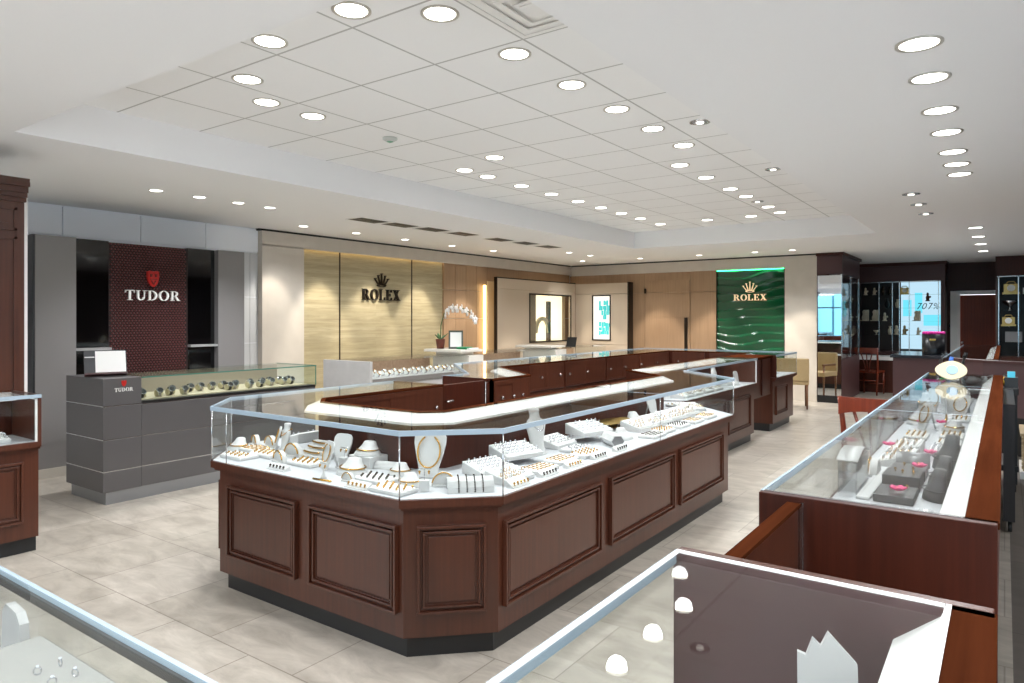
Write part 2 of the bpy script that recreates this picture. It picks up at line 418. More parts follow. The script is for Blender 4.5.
# plane transforms: local x along text, y up, z out of the wall
def face_px(x, y, z): return Matrix.Translation((x,y,z)) @ Matrix(((0,0,1,0),(1,0,0,0),(0,1,0,0),(0,0,0,1)))      # wall facing +x, text runs along +y
def face_ny(x, y, z): return Matrix.Translation((x,y,z)) @ Matrix(((1,0,0,0),(0,0,-1,0),(0,1,0,0),(0,0,0,1)))     # wall facing -y, text runs along +x
def crown(w, h, depth, M):
    m = MB()
    for k, (tx, ty) in enumerate([(-.5,.62),(-.27,.85),(0,1),(.27,.85),(.5,.62)]):
        bx = -.24 + .12*k
        m.prism([((bx-.036)*w,.16*h),((bx+.036)*w,.16*h),((tx+.022)*w,ty*h*.94),((tx-.022)*w,ty*h*.94)], 0, depth, M)
        m.prism([((tx+.06*math.cos(a*PI/5))*w,(ty+.05*math.sin(a*PI/5))*h) for a in range(10)], 0, depth*1.2, M)
    o = [(.34*w*math.cos(R(10*a)), (.1+.12*math.sin(R(10*a)))*h) for a in range(36)]
    i = [(.22*w*math.cos(R(10*a)), (.08+.05*math.sin(R(10*a)))*h) for a in range(36)]
    for a in range(36): m.prism([o[a],o[(a+1)%36],i[(a+1)%36],i[a]], 0, depth, M)
    return m
def shield(w, h, depth, M):
    m = MB()
    out = [(-.5,.95),(-.25,1),(0,.95),(.25,1),(.5,.95),(.48,.55),(.4,.3),(.22,.1),(0,0),(-.22,.1),(-.4,.3),(-.48,.55)]
    m.prism([(x*w,y*h) for x,y in out], 0, depth, M)
    return m
def shield_marks(w, h, depth, M):
    m = MB()
    for p in [[(-.3,.8),(-.1,.8),(-.14,.62),(-.26,.62)],[(.1,.8),(.3,.8),(.26,.62),(.14,.62)],[(-.3,.5),(.3,.5),(.3,.46),(-.3,.46)],[(-.2,.4),(-.12,.4),(.02,.2),(-.04,.17)],[(.2,.4),(.12,.4),(-.02,.2),(.04,.17)]]:
        m.prism([(x*w,y*h) for x,y in p], depth, depth*1.5, M)
    return m

# ------------------------------------------------------------------ graphite feature wall on the left
fw = thing('feature_wall_unit','dark graphite wall unit with black gloss panels and a dark red lattice','wall unit',(-7.6,3.7,0))
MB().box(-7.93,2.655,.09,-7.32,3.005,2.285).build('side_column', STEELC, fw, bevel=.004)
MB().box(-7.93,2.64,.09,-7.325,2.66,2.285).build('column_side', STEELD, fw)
MB().box(-7.93,2.66,0,-7.31,3.0,.09).build('plinth', plain('pale_plinth',(190,184,174),.4), fw)
MB().box(-7.93,4.49,0,-7.32,4.823,2.285).build('side_column', STEELC, fw, bevel=.004)
MB().box(-7.93,3.005,0,-7.40,3.337,2.285).build('gloss_panel', BLACKG, fw)
MB().box(-7.93,4.169,0,-7.40,4.49,2.285).build('gloss_panel', BLACKG, fw)
for y0, y1 in ((3.005,3.337),(4.169,4.49)): MB().box(-7.40,y0,1.185,-7.33,y1,1.21).build('ledge', plain('grey_ledge',(150,150,150),.3), fw)
MB().box(-7.93,3.337,0,-7.40,4.169,2.275).build('lattice_back', MESHB, fw)
lm = MB(); cw, chh = .0346, .026
for r in range(66):
    for c in range(24):
        y = 3.345 + (c + (.5 if r % 2 else 0))*cw + .012; z = 2.26 - r*chh
        if y + .016 > 4.165 or z < .6: continue
        a, b = .0155, .0105
        lm.add([(-7.4,y-a,z),(-7.385,y-a*.3,z-b),(-7.385,y+a*.3,z-b),(-7.4,y+a,z),(-7.385,y+a*.3,z+b),(-7.385,y-a*.3,z+b),(-7.375,y,z+.002)],
               [(0,1,6),(1,2,6),(2,3,6),(3,4,6),(4,5,6),(5,0,6)], False)
lm.build('lattice', MESHR, fw)
sg = tag(wordmark('TUDOR', .105, .58, .02, face_px(-7.372,3.769,1.692)).build('wall_sign', PAPER, origin=(-7.37,3.77,1.74)), 'white raised TUDOR lettering on the dark red lattice wall', 'sign')
sh = thing('shield_emblem','red shield emblem above the white lettering on the dark red lattice','emblem',(-7.372,3.765,1.83))
shield(.128,.175,.022,face_px(-7.372,3.765,1.832)).build('shield', REDSH, sh)
shield_marks(.128,.175,.022,face_px(-7.372,3.765,1.832)).build('relief', plain('dark_red',(96,14,12),.4), sh)

# olive wall sign
sg = tag(wordmark('ROLEX', .17, .80, .03, face_px(-7.925,7.60,1.785)).build('wall_sign', plain('dark_bronze_letter',(42,34,28),.35,metal=.4), origin=(-7.92,7.6,1.86)), 'dark bronze ROLEX lettering on the tan stone panel', 'sign')
cr = tag(crown(.27,.2,.03,face_px(-7.925,7.60,1.995)).build('crown_emblem', plain('dark_bronze_crown',(58,46,34),.3,metal=.6), origin=(-7.92,7.6,2.09)), 'dark bronze crown emblem above the lettering on the tan stone', 'emblem')

# green relief panel
gp = thing('green_wave_panel','glossy emerald green wave relief panel set in the back wall','wall panel',(-3.945,13.32,0))
gm = MB(); nx, nz = 48, 130; vs = []; fs = []
for j in range(nz+1):
    z = .3 + 2.13*j/nz
    for i in range(nx+1):
        x = -4.58 + 1.27*i/nx
        ph = z/.155 + .30*math.sin(3.1*x+1.3*z) + .22*math.sin(5.3*x+4.1*z+1)
        w = ph - math.floor(ph)
        vs.append((x, 13.362 - .05*(w if w < .86 else (1-w)*6.1), z))
for j in range(nz):
    for i in range(nx):
        a = j*(nx+1)+i; fs.append((a,a+1,a+nx+2,a+nx+1))
gm.add(vs, fs, True); gm.build('relief', GREEN, gp)
MB().box(-4.585,13.37,0,-3.305,13.42,2.435).build('backing', plain('deep_green',(2,50,32),.3), gp)
MB().box(-4.58,13.31,2.420,-3.31,13.33,2.432).build('light_strip', GREENL, gp)
MB().box(-4.585,13.305,.28,-4.575,13.36,2.435).build('edge_trim', BRONZE, gp)
MB().box(-3.315,13.305,.28,-3.305,13.36,2.435).build('edge_trim', BRONZE, gp)
sg = tag(wordmark('ROLEX', .115, .615, .03, face_ny(-3.93,13.30,1.845)).build('wall_sign', plain('pale_gold_letter',(240,222,190),.35,emit=(255,225,180),es=.35), origin=(-3.93,13.29,1.9)), 'pale gold ROLEX lettering on the emerald green panel', 'sign')
cr = tag(crown(.25,.19,.03,face_ny(-3.93,13.30,2.0)).build('crown_emblem', plain('pale_gold_crown',(240,222,190),.35,emit=(255,225,180),es=.35), origin=(-3.93,13.29,2.1)), 'pale gold crown emblem above the lettering on the emerald green panel', 'emblem')

# beige boxes with a display window and a lit poster
bb = thing('window_display_box','large beige padded wall box with a lit display window','display case',(-7.75,11.7,0))
y0, y1, wy0, wy1, wz0, wz1 = 10.2, 13.04, 11.25, 12.86, 1.02, 2.0
m = MB()
for za, zb, segs in [(.3,.95,[(y0,y1)]),(.956,2.05,[(y0,wy0),(wy1,y1)]),(2.056,2.25,[(y0,y1)])]:
    for a, b in segs: m.box(-7.66,a,za,-7.6,b,zb)
m.box(-7.66,wy0,.956,-7.6,wy1,wz0).box(-7.66,wy0,wz1,-7.6,wy1,2.05)
m.build('padded_panel', BEIGE, bb)
MB().box(-7.66,y0-.02,.3,-7.595,y0,2.27).box(-7.66,y0,2.25,-7.595,y1,2.27).build('edge_frame', BRONZE, bb)
MB().box(-7.88,y0+.05,.3,-7.86,y1,2.2).build('back_panel', plain('cream_back',(232,214,178),.6), bb)
MB().box(-7.604,wy0,wz0,-7.59,wy0+.03,wz1).box(-7.604,wy1-.03,wz0,-7.59,wy1,wz1).box(-7.604,wy0,wz0,-7.59,wy1,wz0+.03).box(-7.604,wy0,wz1-.03,-7.59,wy1,wz1).build('window_frame', BRONZE, bb)
MB().box(-7.612,wy0+.03,wz0+.03,-7.606,wy1-.03,wz1-.03).build('window_glass', GLASS, bb)
MB().box(-7.83,11.3,1.03,-7.82,12.84,1.98).build('lit_back', LITBOX, bb)
MB().box(-7.82,11.45,1.04,-7.74,11.7,1.98).build('dark_plinth', plain('taupe',(140,124,104),.5), bb)
arch = MB()
for k in range(20):
    a0, a1 = PI*k/20, PI*(k+1)/20
    arch.prism([(12.0+.3*math.cos(a0),1.2+.34*math.sin(a0)),(12.0+.3*math.cos(a1),1.2+.34*math.sin(a1)),(12.0+.2*math.cos(a1),1.2+.26*math.sin(a1)),(12.0+.2*math.cos(a0),1.2+.26*math.sin(a0))],0,.04,Matrix.Translation((-7.8,0,0))@Matrix(((0,0,1,0),(1,0,0,0),(0,1,0,0),(0,0,0,1))))
arch.build('arch_prop', IVORY, bb)
MB().box(-7.82,12.2,1.04,-7.76,12.3,1.86).build('dark_column', plain('speckled_brown',(84,66,50),.5,noise=30,nscale=60), bb)
MB().box(-7.72,11.35,1.052,-7.64,12.4,1.066).build('glass_base', GLASS_G, bb)
lb = tag(MB().box(-7.85,10.10,.0,-7.83,10.165,2.12).build('edge_light', WARM, origin=(-7.84,10.13,0)), 'warm vertical strip light glowing behind the left edge of the beige wall box', 'light strip')
bb2 = thing('poster_display_box','beige padded wall box with a lit turquoise poster window','display case',(-6.9,13.15,0))
px0, px1, pz0, pz1 = -7.19, -6.745, 1.035, 2.0
m = MB()
for za, zb, segs in [(.3,.95,[(-7.6,-6.36)]),(.956,2.02,[(-7.6,px0),(px1,-6.36)]),(2.026,2.245,[(-7.6,-6.36)])]:
    for a, b in segs: m.box(a,13.05,za,b,13.11,zb)
m.box(px0,13.05,.956,px1,13.11,pz0).box(px0,13.05,pz1,px1,13.11,2.02)
m.build('padded_panel', BEIGE, bb2)
MB().box(-6.36,13.045,.3,-6.33,13.25,2.26).build('edge_frame', BRONZE, bb2)
MB().box(px0,13.04,pz0,px0+.025,13.06,pz1).box(px1-.025,13.04,pz0,px1,13.06,pz1).box(px0,13.04,pz0,px1,13.06,pz0+.025).box(px0,13.04,pz1-.025,px1,13.06,pz1).build('poster_frame', BRONZE, bb2)
MB().box(px0,13.10,pz0,px1,13.12,pz1).build('lightbox', emis('poster_white',(255,250,238),1.15), bb2)
tm = MB(); rr = random.Random(3)
for z0, z1 in [(1.15,1.22),(1.24,1.30),(1.32,1.40),(1.5,1.56),(1.58,1.66),(1.68,1.76),(1.78,1.86)]:
    x = px0+.14
    while x < px1-.04:
        w = rr.uniform(.02,.07)
        if rr.random() < .82: tm.box(x,13.094,z0+rr.uniform(-.02,.02),min(x+w,px1-.03),13.10,z1+rr.uniform(0,.03))
        x += w + rr.uniform(0,.012)
tm.build('poster_print', TEAL, bb2)

# ------------------------------------------------------------------ showcases
def offset(poly, d):
    # offset an open polyline to its left by d (mitred)
    n = len(poly); out = []
    nr = []
    for i in range(n-1):
        v = Vector((poly[i+1][0]-poly[i][0], poly[i+1][1]-poly[i][1])).normalized(); nr.append(Vector((-v.y, v.x)))
    for i in range(n):
        p = Vector(poly[i][:2])
        if i == 0: q = p + nr[0]*d
        elif i == n-1: q = p + nr[-1]*d
        else:
            b = (nr[i-1]+nr[i]).normalized(); q = p + b*(d/max(.3, b.dot(nr[i])))
        out.append((q.x, q.y))
    return out
def panel(parent, a, b, z0, z1, mat, proud=0):
    # raised moulded panel on the face a->b (outward normal to the left of a->b)
    a = Vector(a); b = Vector(b); L = (b-a).length; u = (b-a)/L; n = Vector((-u.y, u.x))
    M = Matrix(((u.x,0,n.x,a.x),(u.y,0,n.y,a.y),(0,1,0,0),(0,0,0,1)))   # local: x along, y up, z outward
    m = MB(M)
    def ring(i, w, h):
        m.box(i,z0+i,0,L-i,z0+i+w,h); m.box(i,z1-i-w,0,L-i,z1-i,h); m.box(i,z0+i+w,0,i+w,z1-i-w,h); m.box(L-i-w,z0+i+w,0,L-i,z1-i-w,h)
    ring(0,.013,.024); ring(.013,.010,.008); ring(.025,.010,.018); ring(.035,.006,.006)
    i = .050
    m.box(i,z0+i,0,L-i,z1-i,.008)
    return m.build('panel', mat, parent, bevel=.002)
def showcase(label, O, I, panels=(), end0='wood', end1='wood', zt=1.015, zd=.715, doors=(), mat=None, imat=None, seams=(), kickin=.085, ledge=.022, cat='showcase', name='showcase', white_end0=False, white_end1=False, bodyin=.045, light_h=.06, light_w=.03):
    # O: customer side polyline, I: clerk side polyline, matched points; clerk side lies to the RIGHT of O's direction
    mat = mat or MAHO; imat = imat or MAHO_D
    cx = sum(p[0] for p in O+I)/len(O+I); cy = sum(p[1] for p in O+I)/len(O+I)
    t = thing(name, label, cat, (cx,cy,0))
    MB().strip(offset(O,-bodyin), offset(I,.012), .10, zd-.05).build('base_cabinet', mat, t)
    MB().strip(offset(O,-kickin), offset(I,.06), 0, .10).build('toe_kick', KICK, t)
    rm = MB().strip(O, I, zd-.035, zd); rm.strip(offset(O,-.018), I, zd-.05, zd-.035)
    rm.build('rim', mat, t)
    MB().strip(offset(O,-.012), offset(I,.03), zd, zd+.003).build('deck', DECK, t)
    MB().strip(offset(I,.03), I, zd, zt-.015).build('back_panel', imat, t)
    MB().strip(offset(I,ledge), offset(I,-.004), zt-.015, zt).build('ledge', MAHO_R, t)
    lo = offset(I,ledge+light_w+.055); hi = offset(I,ledge); n_ = len(I)
    vs = [(*p,zt-light_h+.012) for p in lo]+[(*p,zt-.009) for p in hi]+[(*p,zt-light_h) for p in lo]+[(*p,zt-.021) for p in hi]
    fs = []
    for i in range(n_-1): fs += [(i,i+1,n_+i+1,n_+i),(2*n_+i,3*n_+i,3*n_+i+1,2*n_+i+1),(i,2*n_+i,2*n_+i+1,i+1),(n_+i,n_+i+1,3*n_+i+1,3*n_+i)]
    fs += [(0,n_,3*n_,2*n_),(n_-1,3*n_-1,4*n_-1,2*n_-1)]
    MB().add(vs,fs).build('light_housing', WHITE, t)
    MB().strip(O, offset(I,ledge+.001), zt-.008, zt).build('glass_top', GLASS, t)
    MB().strip(offset(O,.002), offset(O,-.006), zt-.022, zt+.001).build('glass_edge', EDGE, t)
    for i in range(len(O)-1):
        a, b = Vector(O[i]), Vector(O[i+1]); u = (b-a).normalized(); n = Vector((u.y,-u.x))
        a2, b2 = a+n*.008+u*.004, b+n*.008-u*.004; a1, b1 = a+n*.002+u*.004, b+n*.002-u*.004
        MB().strip([a1,b1],[a2,b2], zd+.003, zt-.018).build('glass_front', GLASS, t)
    for i in range(1, len(O)-1):
        p = Vector(O[i]); q = Vector(offset(O,-.006)[i])
        MB().lathe([(.0035,zd),(.0035,zt-.017)],8,Matrix.Translation((q.x,q.y,0))).build('corner_joint', CHROME, t)
    for k, e, we in ((0,end0,white_end0),(-1,end1,white_end1)):
        o = Vector(O[k]); i = Vector(I[k]); v = (Vector(O[1])-Vector(O[0])) if k == 0 else (Vector(O[-2])-Vector(O[-1])); v.normalize()
        if e == 'wood':
            s = 1 if k == 0 else -1
            q = [o, i, i+v*.02, o+v*.02]
            MB().prism([tuple(x) for x in q], zd, zt).build('end_panel', imat if not we else mat, t)
            if we:
                w = (i-o).normalized(); oo = o + v*.0201
                m = MB(); 
                for (aa, bb, za, zb) in ((.004,.016,zd,zt-.018),(.004,(i-o).length-.03,zt-.032,zt-.0185)):
                    q = [oo+w*aa, oo+w*bb, oo+w*bb+v*.012, oo+w*aa+v*.012]
                    m.prism([tuple(x) for x in q], za, zb)
                m.build('white_frame', WHITE, t)
        elif e == 'glass':
            w = (i-o).normalized()
            q = [o+w*.009, i-w*.031, i-w*.031+v*.006, o+w*.009+v*.006]
            MB().prism([tuple(x) for x in q], zd+.003, zt-.018).build('glass_end', GLASS, t)
    B = offset(O,-bodyin)
    for seg, s0, s1 in panels:            # distances along the body face
        a, b = Vector(B[seg]), Vector(B[seg+1]); u = (b-a).normalized()
        if isinstance(s0, tuple): s0 = (Vector(s0)-a).dot(u); s1 = (Vector(s1)-a).dot(u)
        panel(t, a+u*s0, a+u*s1, .205, .592, mat)
    for seg, s in seams:
        a, b = Vector(O[seg]), Vector(O[seg+1]); u = (b-a).normalized(); n = Vector((u.y,-u.x)); p = a+u*s
        MB().lathe([(.0025,zd),(.0025,zt-.017)],6,Matrix.Translation((p.x+n.x*.005,p.y+n.y*.005,0))).build('glass_joint', CHROME, t)
        l = MB(); q = p+n*.0; r = p+n*.5
        l.strip([(p.x-u.x*.0015,p.y-u.y*.0015),(p.x+u.x*.0015,p.y+u.y*.0015)],[(p.x+n.x*.45-u.x*.0015,p.y+n.y*.45-u.y*.0015),(p.x+n.x*.45+u.x*.0015,p.y+n.y*.45+u.y*.0015)], zt, zt+.0015)
        l.build('top_joint', CHROME, t)
    for seg, s0, s1, knobs in doors:      # clerk-side sliding doors
        a, b = Vector(I[seg]), Vector(I[seg+1]); u = (b-a).normalized(); n = Vector((u.y,-u.x))
        M = Matrix(((u.x,0,n.x,a.x),(u.y,0,n.y,a.y),(0,1,0,0),(0,0,0,1)))
        m = MB(M)
        m.box(s0,zd+.0,0,s1,zd+.02,.012).box(s0,zt-.055,0,s1,zt-.02,.012).box(s0,zd+.02,0,s0+.03,zt-.055,.012).box(s1-.03,zd+.02,0,s1,zt-.055,.012)
        dr = m.build('door_frame', MAHO, t)
        mid = (s0+s1)/2
        l = MB(M).box(s0+.03,zd+.02,.001,mid+.01,zt-.055,.006).build('sliding_door', MAHO, t)
        r_ = MB(M).box(mid-.01,zd+.02,.006,s1-.03,zt-.055,.010).build('sliding_door', MAHO, t)
        MB(M).box(s0,zd-.012,0,s1,zd,.016).build('track', SILV, t)
        for s, dd_ in zip(knobs, (l, r_, r_)):
            MB(M @ Matrix.Translation((s,zd+.14,.008))).lathe([(.006,0),(.006,.012),(.013,.016),(.013,.022),(.006,.026)],10).build('knob', CHROME, dd_)
    return t

# customer outlines run so that the clerk side is to the right of travel
A_O = [(-2.46,6.25),(-1.797,5.65),(-1.797,2.46),(-2.122,2.14),(-3.565,2.14),(-3.88,2.46),(-3.88,3.87)]
A_I = [(-2.93,5.98),(-2.41,5.57),(-2.41,2.76),(-2.50,2.67),(-3.26,2.67),(-3.38,2.78),(-3.38,3.87)]
showcase('large mahogany corner showcase with panelled front and white jewellery displays in mid room', A_O, A_I,
    panels=[(1,(-1.84,5.468),(-1.84,4.575)),(1,(-1.84,4.468),(-1.84,3.535)),(1,(-1.84,3.422),(-1.84,2.512)),(2,.055,.36),(3,(-2.168,2.185),(-2.763,2.185)),(3,(-2.863,2.185),(-3.453,2.185)),(4,.06,.36),(5,.1,.62),(5,.72,1.3)],
    end0=None, end1='wood', doors=[(5,.04,1.07,(.99,)),(4,.03,.1,()),(1,.1,.95,(.2,.85)),(1,1.0,1.85,(1.1,1.75)),(1,1.9,2.7,(2.0,2.6))], seams=[(1,1.48),(3,1.3)])
B_O = [(-2.46,8.63),(-2.46,6.34)]; B_I = [(-2.95,8.63),(-2.95,6.10)]
showcase('narrower mahogany showcase with a white framed end panel behind the large corner showcase', B_O, B_I,
    panels=[(0,(-2.5,8.45),(-2.5,7.64)),(0,(-2.5,7.53),(-2.5,6.7))], end0='wood', end1=None, white_end0=True, doors=[(0,.1,1.1,(.2,1.0)),(0,1.2,2.2,(1.3,2.1))])
D_O = [(-3.88,4.43),(-3.88,4.78),(-4.85,5.72),(-4.85,10.6),(-2.46,10.6),(-2.46,9.48)]
D_I = [(-3.35,4.43),(-3.35,4.98),(-4.15,5.64),(-4.15,9.95),(-2.95,9.95),(-2.95,9.48)]
showcase('long far mahogany showcase run with knobbed sliding doors on its inner face', D_O, D_I,
    panels=[(4,(-2.5,10.17),(-2.5,9.6)),(2,.2,1.2),(2,1.35,2.35),(2,2.5,3.5)], end0='wood', end1='wood',
    doors=[(0,.02,.53,(.11,.27,.40)),(2,.50,1.20,(.72,1.11)),(2,1.24,2.22,(1.31,1.74)),(2,2.26,3.2,(2.34,2.77)),(2,3.24,4.25,(3.27,3.81,4.2)),(3,.05,.55,(.15,)),(3,.62,1.15,(.7,))])
# flap gates
g = thing('counter_gate','mahogany flap gate filling the gap at the far end of the island','gate',(-2.6,9.05,0))
MB().box(-2.56,8.65,.50,-2.53,9.46,.985).build('flap', MAHO, g)
MB().box(-2.95,8.65,.985,-2.50,9.46,1.012).build('gate_top', MAHO_R, g)
MB().box(-2.53,9.02,.52,-2.515,9.06,.98).build('stile', MAHO_D, g)
MB().box(-2.9,8.634,.97,-2.6,8.652,.985).build('hinge', CHROME, g)
g = thing('counter_gate','dark mahogany gate with a chrome latch in the left side of the island','gate',(-3.4,4.15,0))
MB().box(-3.45,3.875,.15,-3.42,4.425,1.0).build('flap', MAHO_D, g)
MB().tube([(-3.415,3.93,.88),(-3.385,3.93,.88),(-3.385,3.99,.88),(-3.415,3.99,.88)],.007).build('latch', CHROME, g)
MB().lathe([(.006,.16),(.006,.99)],8,Matrix.Translation((-3.41,4.42,0))).build('hinge_rod', CHROME, g)

R_O = [(-.56,2.0),(-.56,7.25)]; R_I = [(-.013,2.0),(-.013,7.25)]
rc = showcase('long flat mahogany showcase on the right with white and black jewellery displays under glass', R_O, R_I, panels=[(0,.2,1.2),(0,1.35,2.5),(0,2.65,3.8),(0,3.95,5.05)],
    end0='wood', end1='glass', zd=.80, ledge=.066, light_h=.10, light_w=.022, seams=[(0,2.15),(0,3.9)])
MB().box(-.56,1.975,.02,-.013,2.0,1.016).build('end_board', MAHO_D, rc, bevel=.002)
MB().box(-.552,1.999,1.0155,-.082,2.006,1.018).build('end_trim', CHROME, rc)
g = thing('counter_gate','red brown half gate on a steel hinge beside the nearest showcase','gate',(-.46,1.7,0))
MB().box(-.475,1.41,.02,-.45,1.955,.995).build('flap', MAHO, g)
MB().box(-.48,1.41,.995,-.445,1.958,1.004).build('flap_cap', MAHO_R, g)
MB().box(-.448,1.957,.12,-.440,1.974,1.004).lathe([(.005,.12),(.005,1.004)],8,Matrix.Translation((-.444,1.962,0))).build('piano_hinge', CHROME, g)
nc = showcase('nearest mahogany showcase at the bottom right with one torn white neck bust inside', [(-.56,-.25),(-.56,1.385)], [(-.013,-.25),(-.013,1.385)], panels=[(0,.2,1.3)], end0='wood', end1='wood', ledge=.066, light_h=.085, light_w=.024, imat=PLUM)
MB().box(-.56,1.386,.02,-.013,1.408,1.016).build('end_board', MAHO, nc, bevel=.002)
MB().box(-.552,1.366,1.0085,-.08,1.380,1.0175).box(-.082,-.24,1.0085,-.072,1.38,1.0175).build('white_frame', WHITE, nc)
MB().box(-.558,-.24,1.0152,-.548,1.38,1.0178).build('front_trim', WHITE, nc)
mc = showcase('showcase at the bottom left corner seen only by its blue edged glass top', [(-2.9,.52),(-.68,.52)], [(-2.9,-.06),(-.68,-.06)], panels=[(0,.2,1.0)], end0='wood', end1='wood')
showcase('mahogany showcase with a white framed glass box at the left edge of the photo', [(-5.03,1.86),(-5.03,-.4)], [(-5.48,1.86),(-5.48,-.4)], panels=[(0,.09,.8),(0,.9,1.6)], end0='wood', end1='wood', white_end0=True)
c2 = showcase('second flat showcase beyond the long right one with an empty grey glass top', [(-.62,10.0),(-.62,15.3)], [(-.06,10.0),(-.06,15.3)], end0='wood', end1='wood', ledge=.05, light_h=.05)

MB().box(-2.88,.5085,.991,-.69,.5135,1.0065).build('gasket', plain('dark_gasket',(74,71,68),.5), mc)

# tall cabinet at the left edge
tc_ = thing('tall_cabinet','tall mahogany cabinet with crown moulding cut off by the left edge of the photo','cabinet',(-5.8,1.0,0))
MB().box(-6.1,-.2,.1,-5.5,1.93,2.36).build('body', MAHO, tc_)
MB().box(-6.05,-.2,0,-5.53,1.9,.1).build('toe_kick', KICK, tc_)
cm = MB()
for z0, z1, o in [(2.30,2.33,.02),(2.33,2.36,.035),(2.36,2.40,.05),(2.40,2.43,.075),(2.43,2.455,.07)]: cm.box(-6.1,-.2,z0,-5.5+o,1.935+o*.05,z1)
cm.build('crown_moulding', MAHO, tc_)
for y0, y1 in ((1.0,1.885),(.1,.9)):
    for z0, z1 in ((.2,2.06),(2.1,2.26)): 
        M = MB(); M.box(-5.5,y0,z0,-5.488,y0+.02,z1).box(-5.5,y1-.02,z0,-5.488,y1,z1).box(-5.5,y0,z0,-5.488,y1,z0+.02).box(-5.5,y0,z1-.02,-5.488,y1,z1).box(-5.5,y0+.05,z0+.05,-5.492,y1-.05,z1-.05)
        M.build('door_panel', MAHO, tc_)

# ------------------------------------------------------------------ watch counters on the left
tu = thing('graphite_counter','graphite metal watch counter with a glass display and red shield logo','counter',(-6.2,3.6,0))
m = MB()
for a, b in [(.10,.263),(.269,.519),(.525,.789),(.795,1.015)]: m.box(-6.54,2.605,a,-5.87,2.908,b)
m.build('end_block', STEELP, tu, bevel=.003)
m = MB()
for z in (.263,.519,.789): m.box(-6.538,2.607,z,-5.872,2.906,z+.006); 
for z in (.263,.519): m.box(-6.538,2.914,z,-5.878,4.70,z+.006)
m.box(-6.538,2.914,.783,-5.878,4.70,.789)
m.build('inlay_line', CHROME, tu)
m = MB()
for a, b in [(.10,.263),(.269,.519),(.525,.783)]: m.box(-6.54,2.912,a,-5.876,4.702,b)
m.build('body', STEELP, tu, bevel=.002)
MB().box(-6.5,2.63,0,-5.88,4.69,.10).build('plinth', plain('steel_plinth',(150,152,155),.3,metal=.7), tu)
MB().box(-6.54,2.911,.789,-5.874,4.702,.81).build('display_base', BLACK, tu)
MB().box(-6.5,2.93,.81,-5.95,4.65,.818).build('display_pad', plain('sand_pad',(168,154,130),.7), tu)
MB().box(-6.53,2.92,.81,-6.51,4.69,1.0).build('back_board', plain('taupe_board',(150,138,124),.4), tu)
MB().box(-6.54,2.911,1.005,-5.872,4.704,1.013).build('glass_top', GLASS_G, tu)
MB().box(-5.882,2.912,.811,-5.874,4.703,1.004).build('glass_front', GLASS_G, tu)
MB().box(-6.5,4.696,.811,-5.883,4.704,1.004).build('glass_end', GLASS_G, tu)
MB().box(-5.874,2.911,1.004,-5.869,4.706,1.014).box(-6.54,4.704,1.004,-5.869,4.708,1.014).box(-5.876,4.70,.81,-5.870,4.707,1.004).build('glass_edge', EDGE_G, tu)
tw = wordmark('TUDOR', .030, .145, .004, face_px(-5.87,2.765,.905)); tw.build('small_lettering', PAPER, tu)
shield(.04,.05,.005,face_px(-5.87,2.765,.945)).build('small_shield', REDSH, tu)
# tablet sign on the end block
ts = thing('tilted_tablet','tilted white sheet in a dark graphite stand on the end of the graphite counter','sign',(-6.2,2.78,1.016))
T = Matrix.Translation((-6.12,2.74,1.0245)) @ Matrix.Rotation(R(70),4,'Z') @ Matrix.Rotation(R(-22),4,'X')
MB(T).box(-.155,0,0,.155,.012,.225).build('frame', STEELD, ts)
MB(T).box(-.075,-.004,.028,.148,0,.215).build('white_sheet', PAPER, ts)
MB(T).box(-.155,-.05,-.002,.155,.012,.012).build('foot', plain('dark_red_base',(70,34,36),.4), ts)
MB(T).box(-.152,-.003,.16,-.08,0,.168).build('white_line', PAPER, ts)

def white_counter(label, y0, y1, yb, first):
    t = thing('stone_counter', label, 'counter', (-6.2,(y0+y1)/2,0))
    MB().box(-6.62,y0+.3,.0,-5.90,y1,.74).build('body', SBLOCK if first else WBLOCK, t)
    MB().box(-6.60,y0+.3,.74,-5.885,y1,.80).build('display_base', plain('grey_base',(120,116,112),.4), t)
    MB().box(-6.58,y0+.31,.80,-5.92,y1-.01,.806).build('display_pad', DISP, t)
    MB().box(-6.58,y0+.31,.806,-6.56,y1-.01,1.0).build('back_board', plain('mosaic_board',(150,118,92),.5,noise=40,nscale=45), t)
    MB().box(-6.6,y0+.3,1.005,-5.885,y1,1.013).build('glass_top', GLASS, t)
    MB().box(-5.895,y0+.31,.806,-5.888,y1,1.004).build('glass_front', GLASS, t)
    return t
wc = white_counter('stone watch counter with a grey end block near the tan stone panels', 5.21, 7.23, 0, True)
MB().box(-6.68,5.46,0,-5.87,5.50,1.008).build('end_block', SBLOCK, wc, bevel=.004)
wc = white_counter('white stone watch counter with a raised slab carrying the orchid and picture frame', 7.24, 9.45, 0, False)
MB().box(-6.52,7.24,0,-5.87,7.56,1.0).build('end_block', WBLOCK, wc, bevel=.004)
MB().box(-6.56,7.10,1.045,-5.90,7.58,1.08).build('raised_slab', WBLOCK, wc, bevel=.004)
MB().box(-6.48,7.26,1.0,-6.0,7.5,1.045).build('slab_block', WBLOCK, wc)
wc = white_counter('white stone block counter in front of the beige wall boxes', 9.46, 11.2, 0, False)
MB().box(-6.52,9.46,0,-5.87,9.78,1.0).build('end_block', WBLOCK, wc, bevel=.004)
MB().box(-6.6,9.36,1.03,-5.9,9.8,1.06).build('raised_slab', WBLOCK, wc, bevel=.004)
MB().box(-6.5,9.48,1.0,-6.0,9.7,1.03).build('slab_block', WBLOCK, wc)
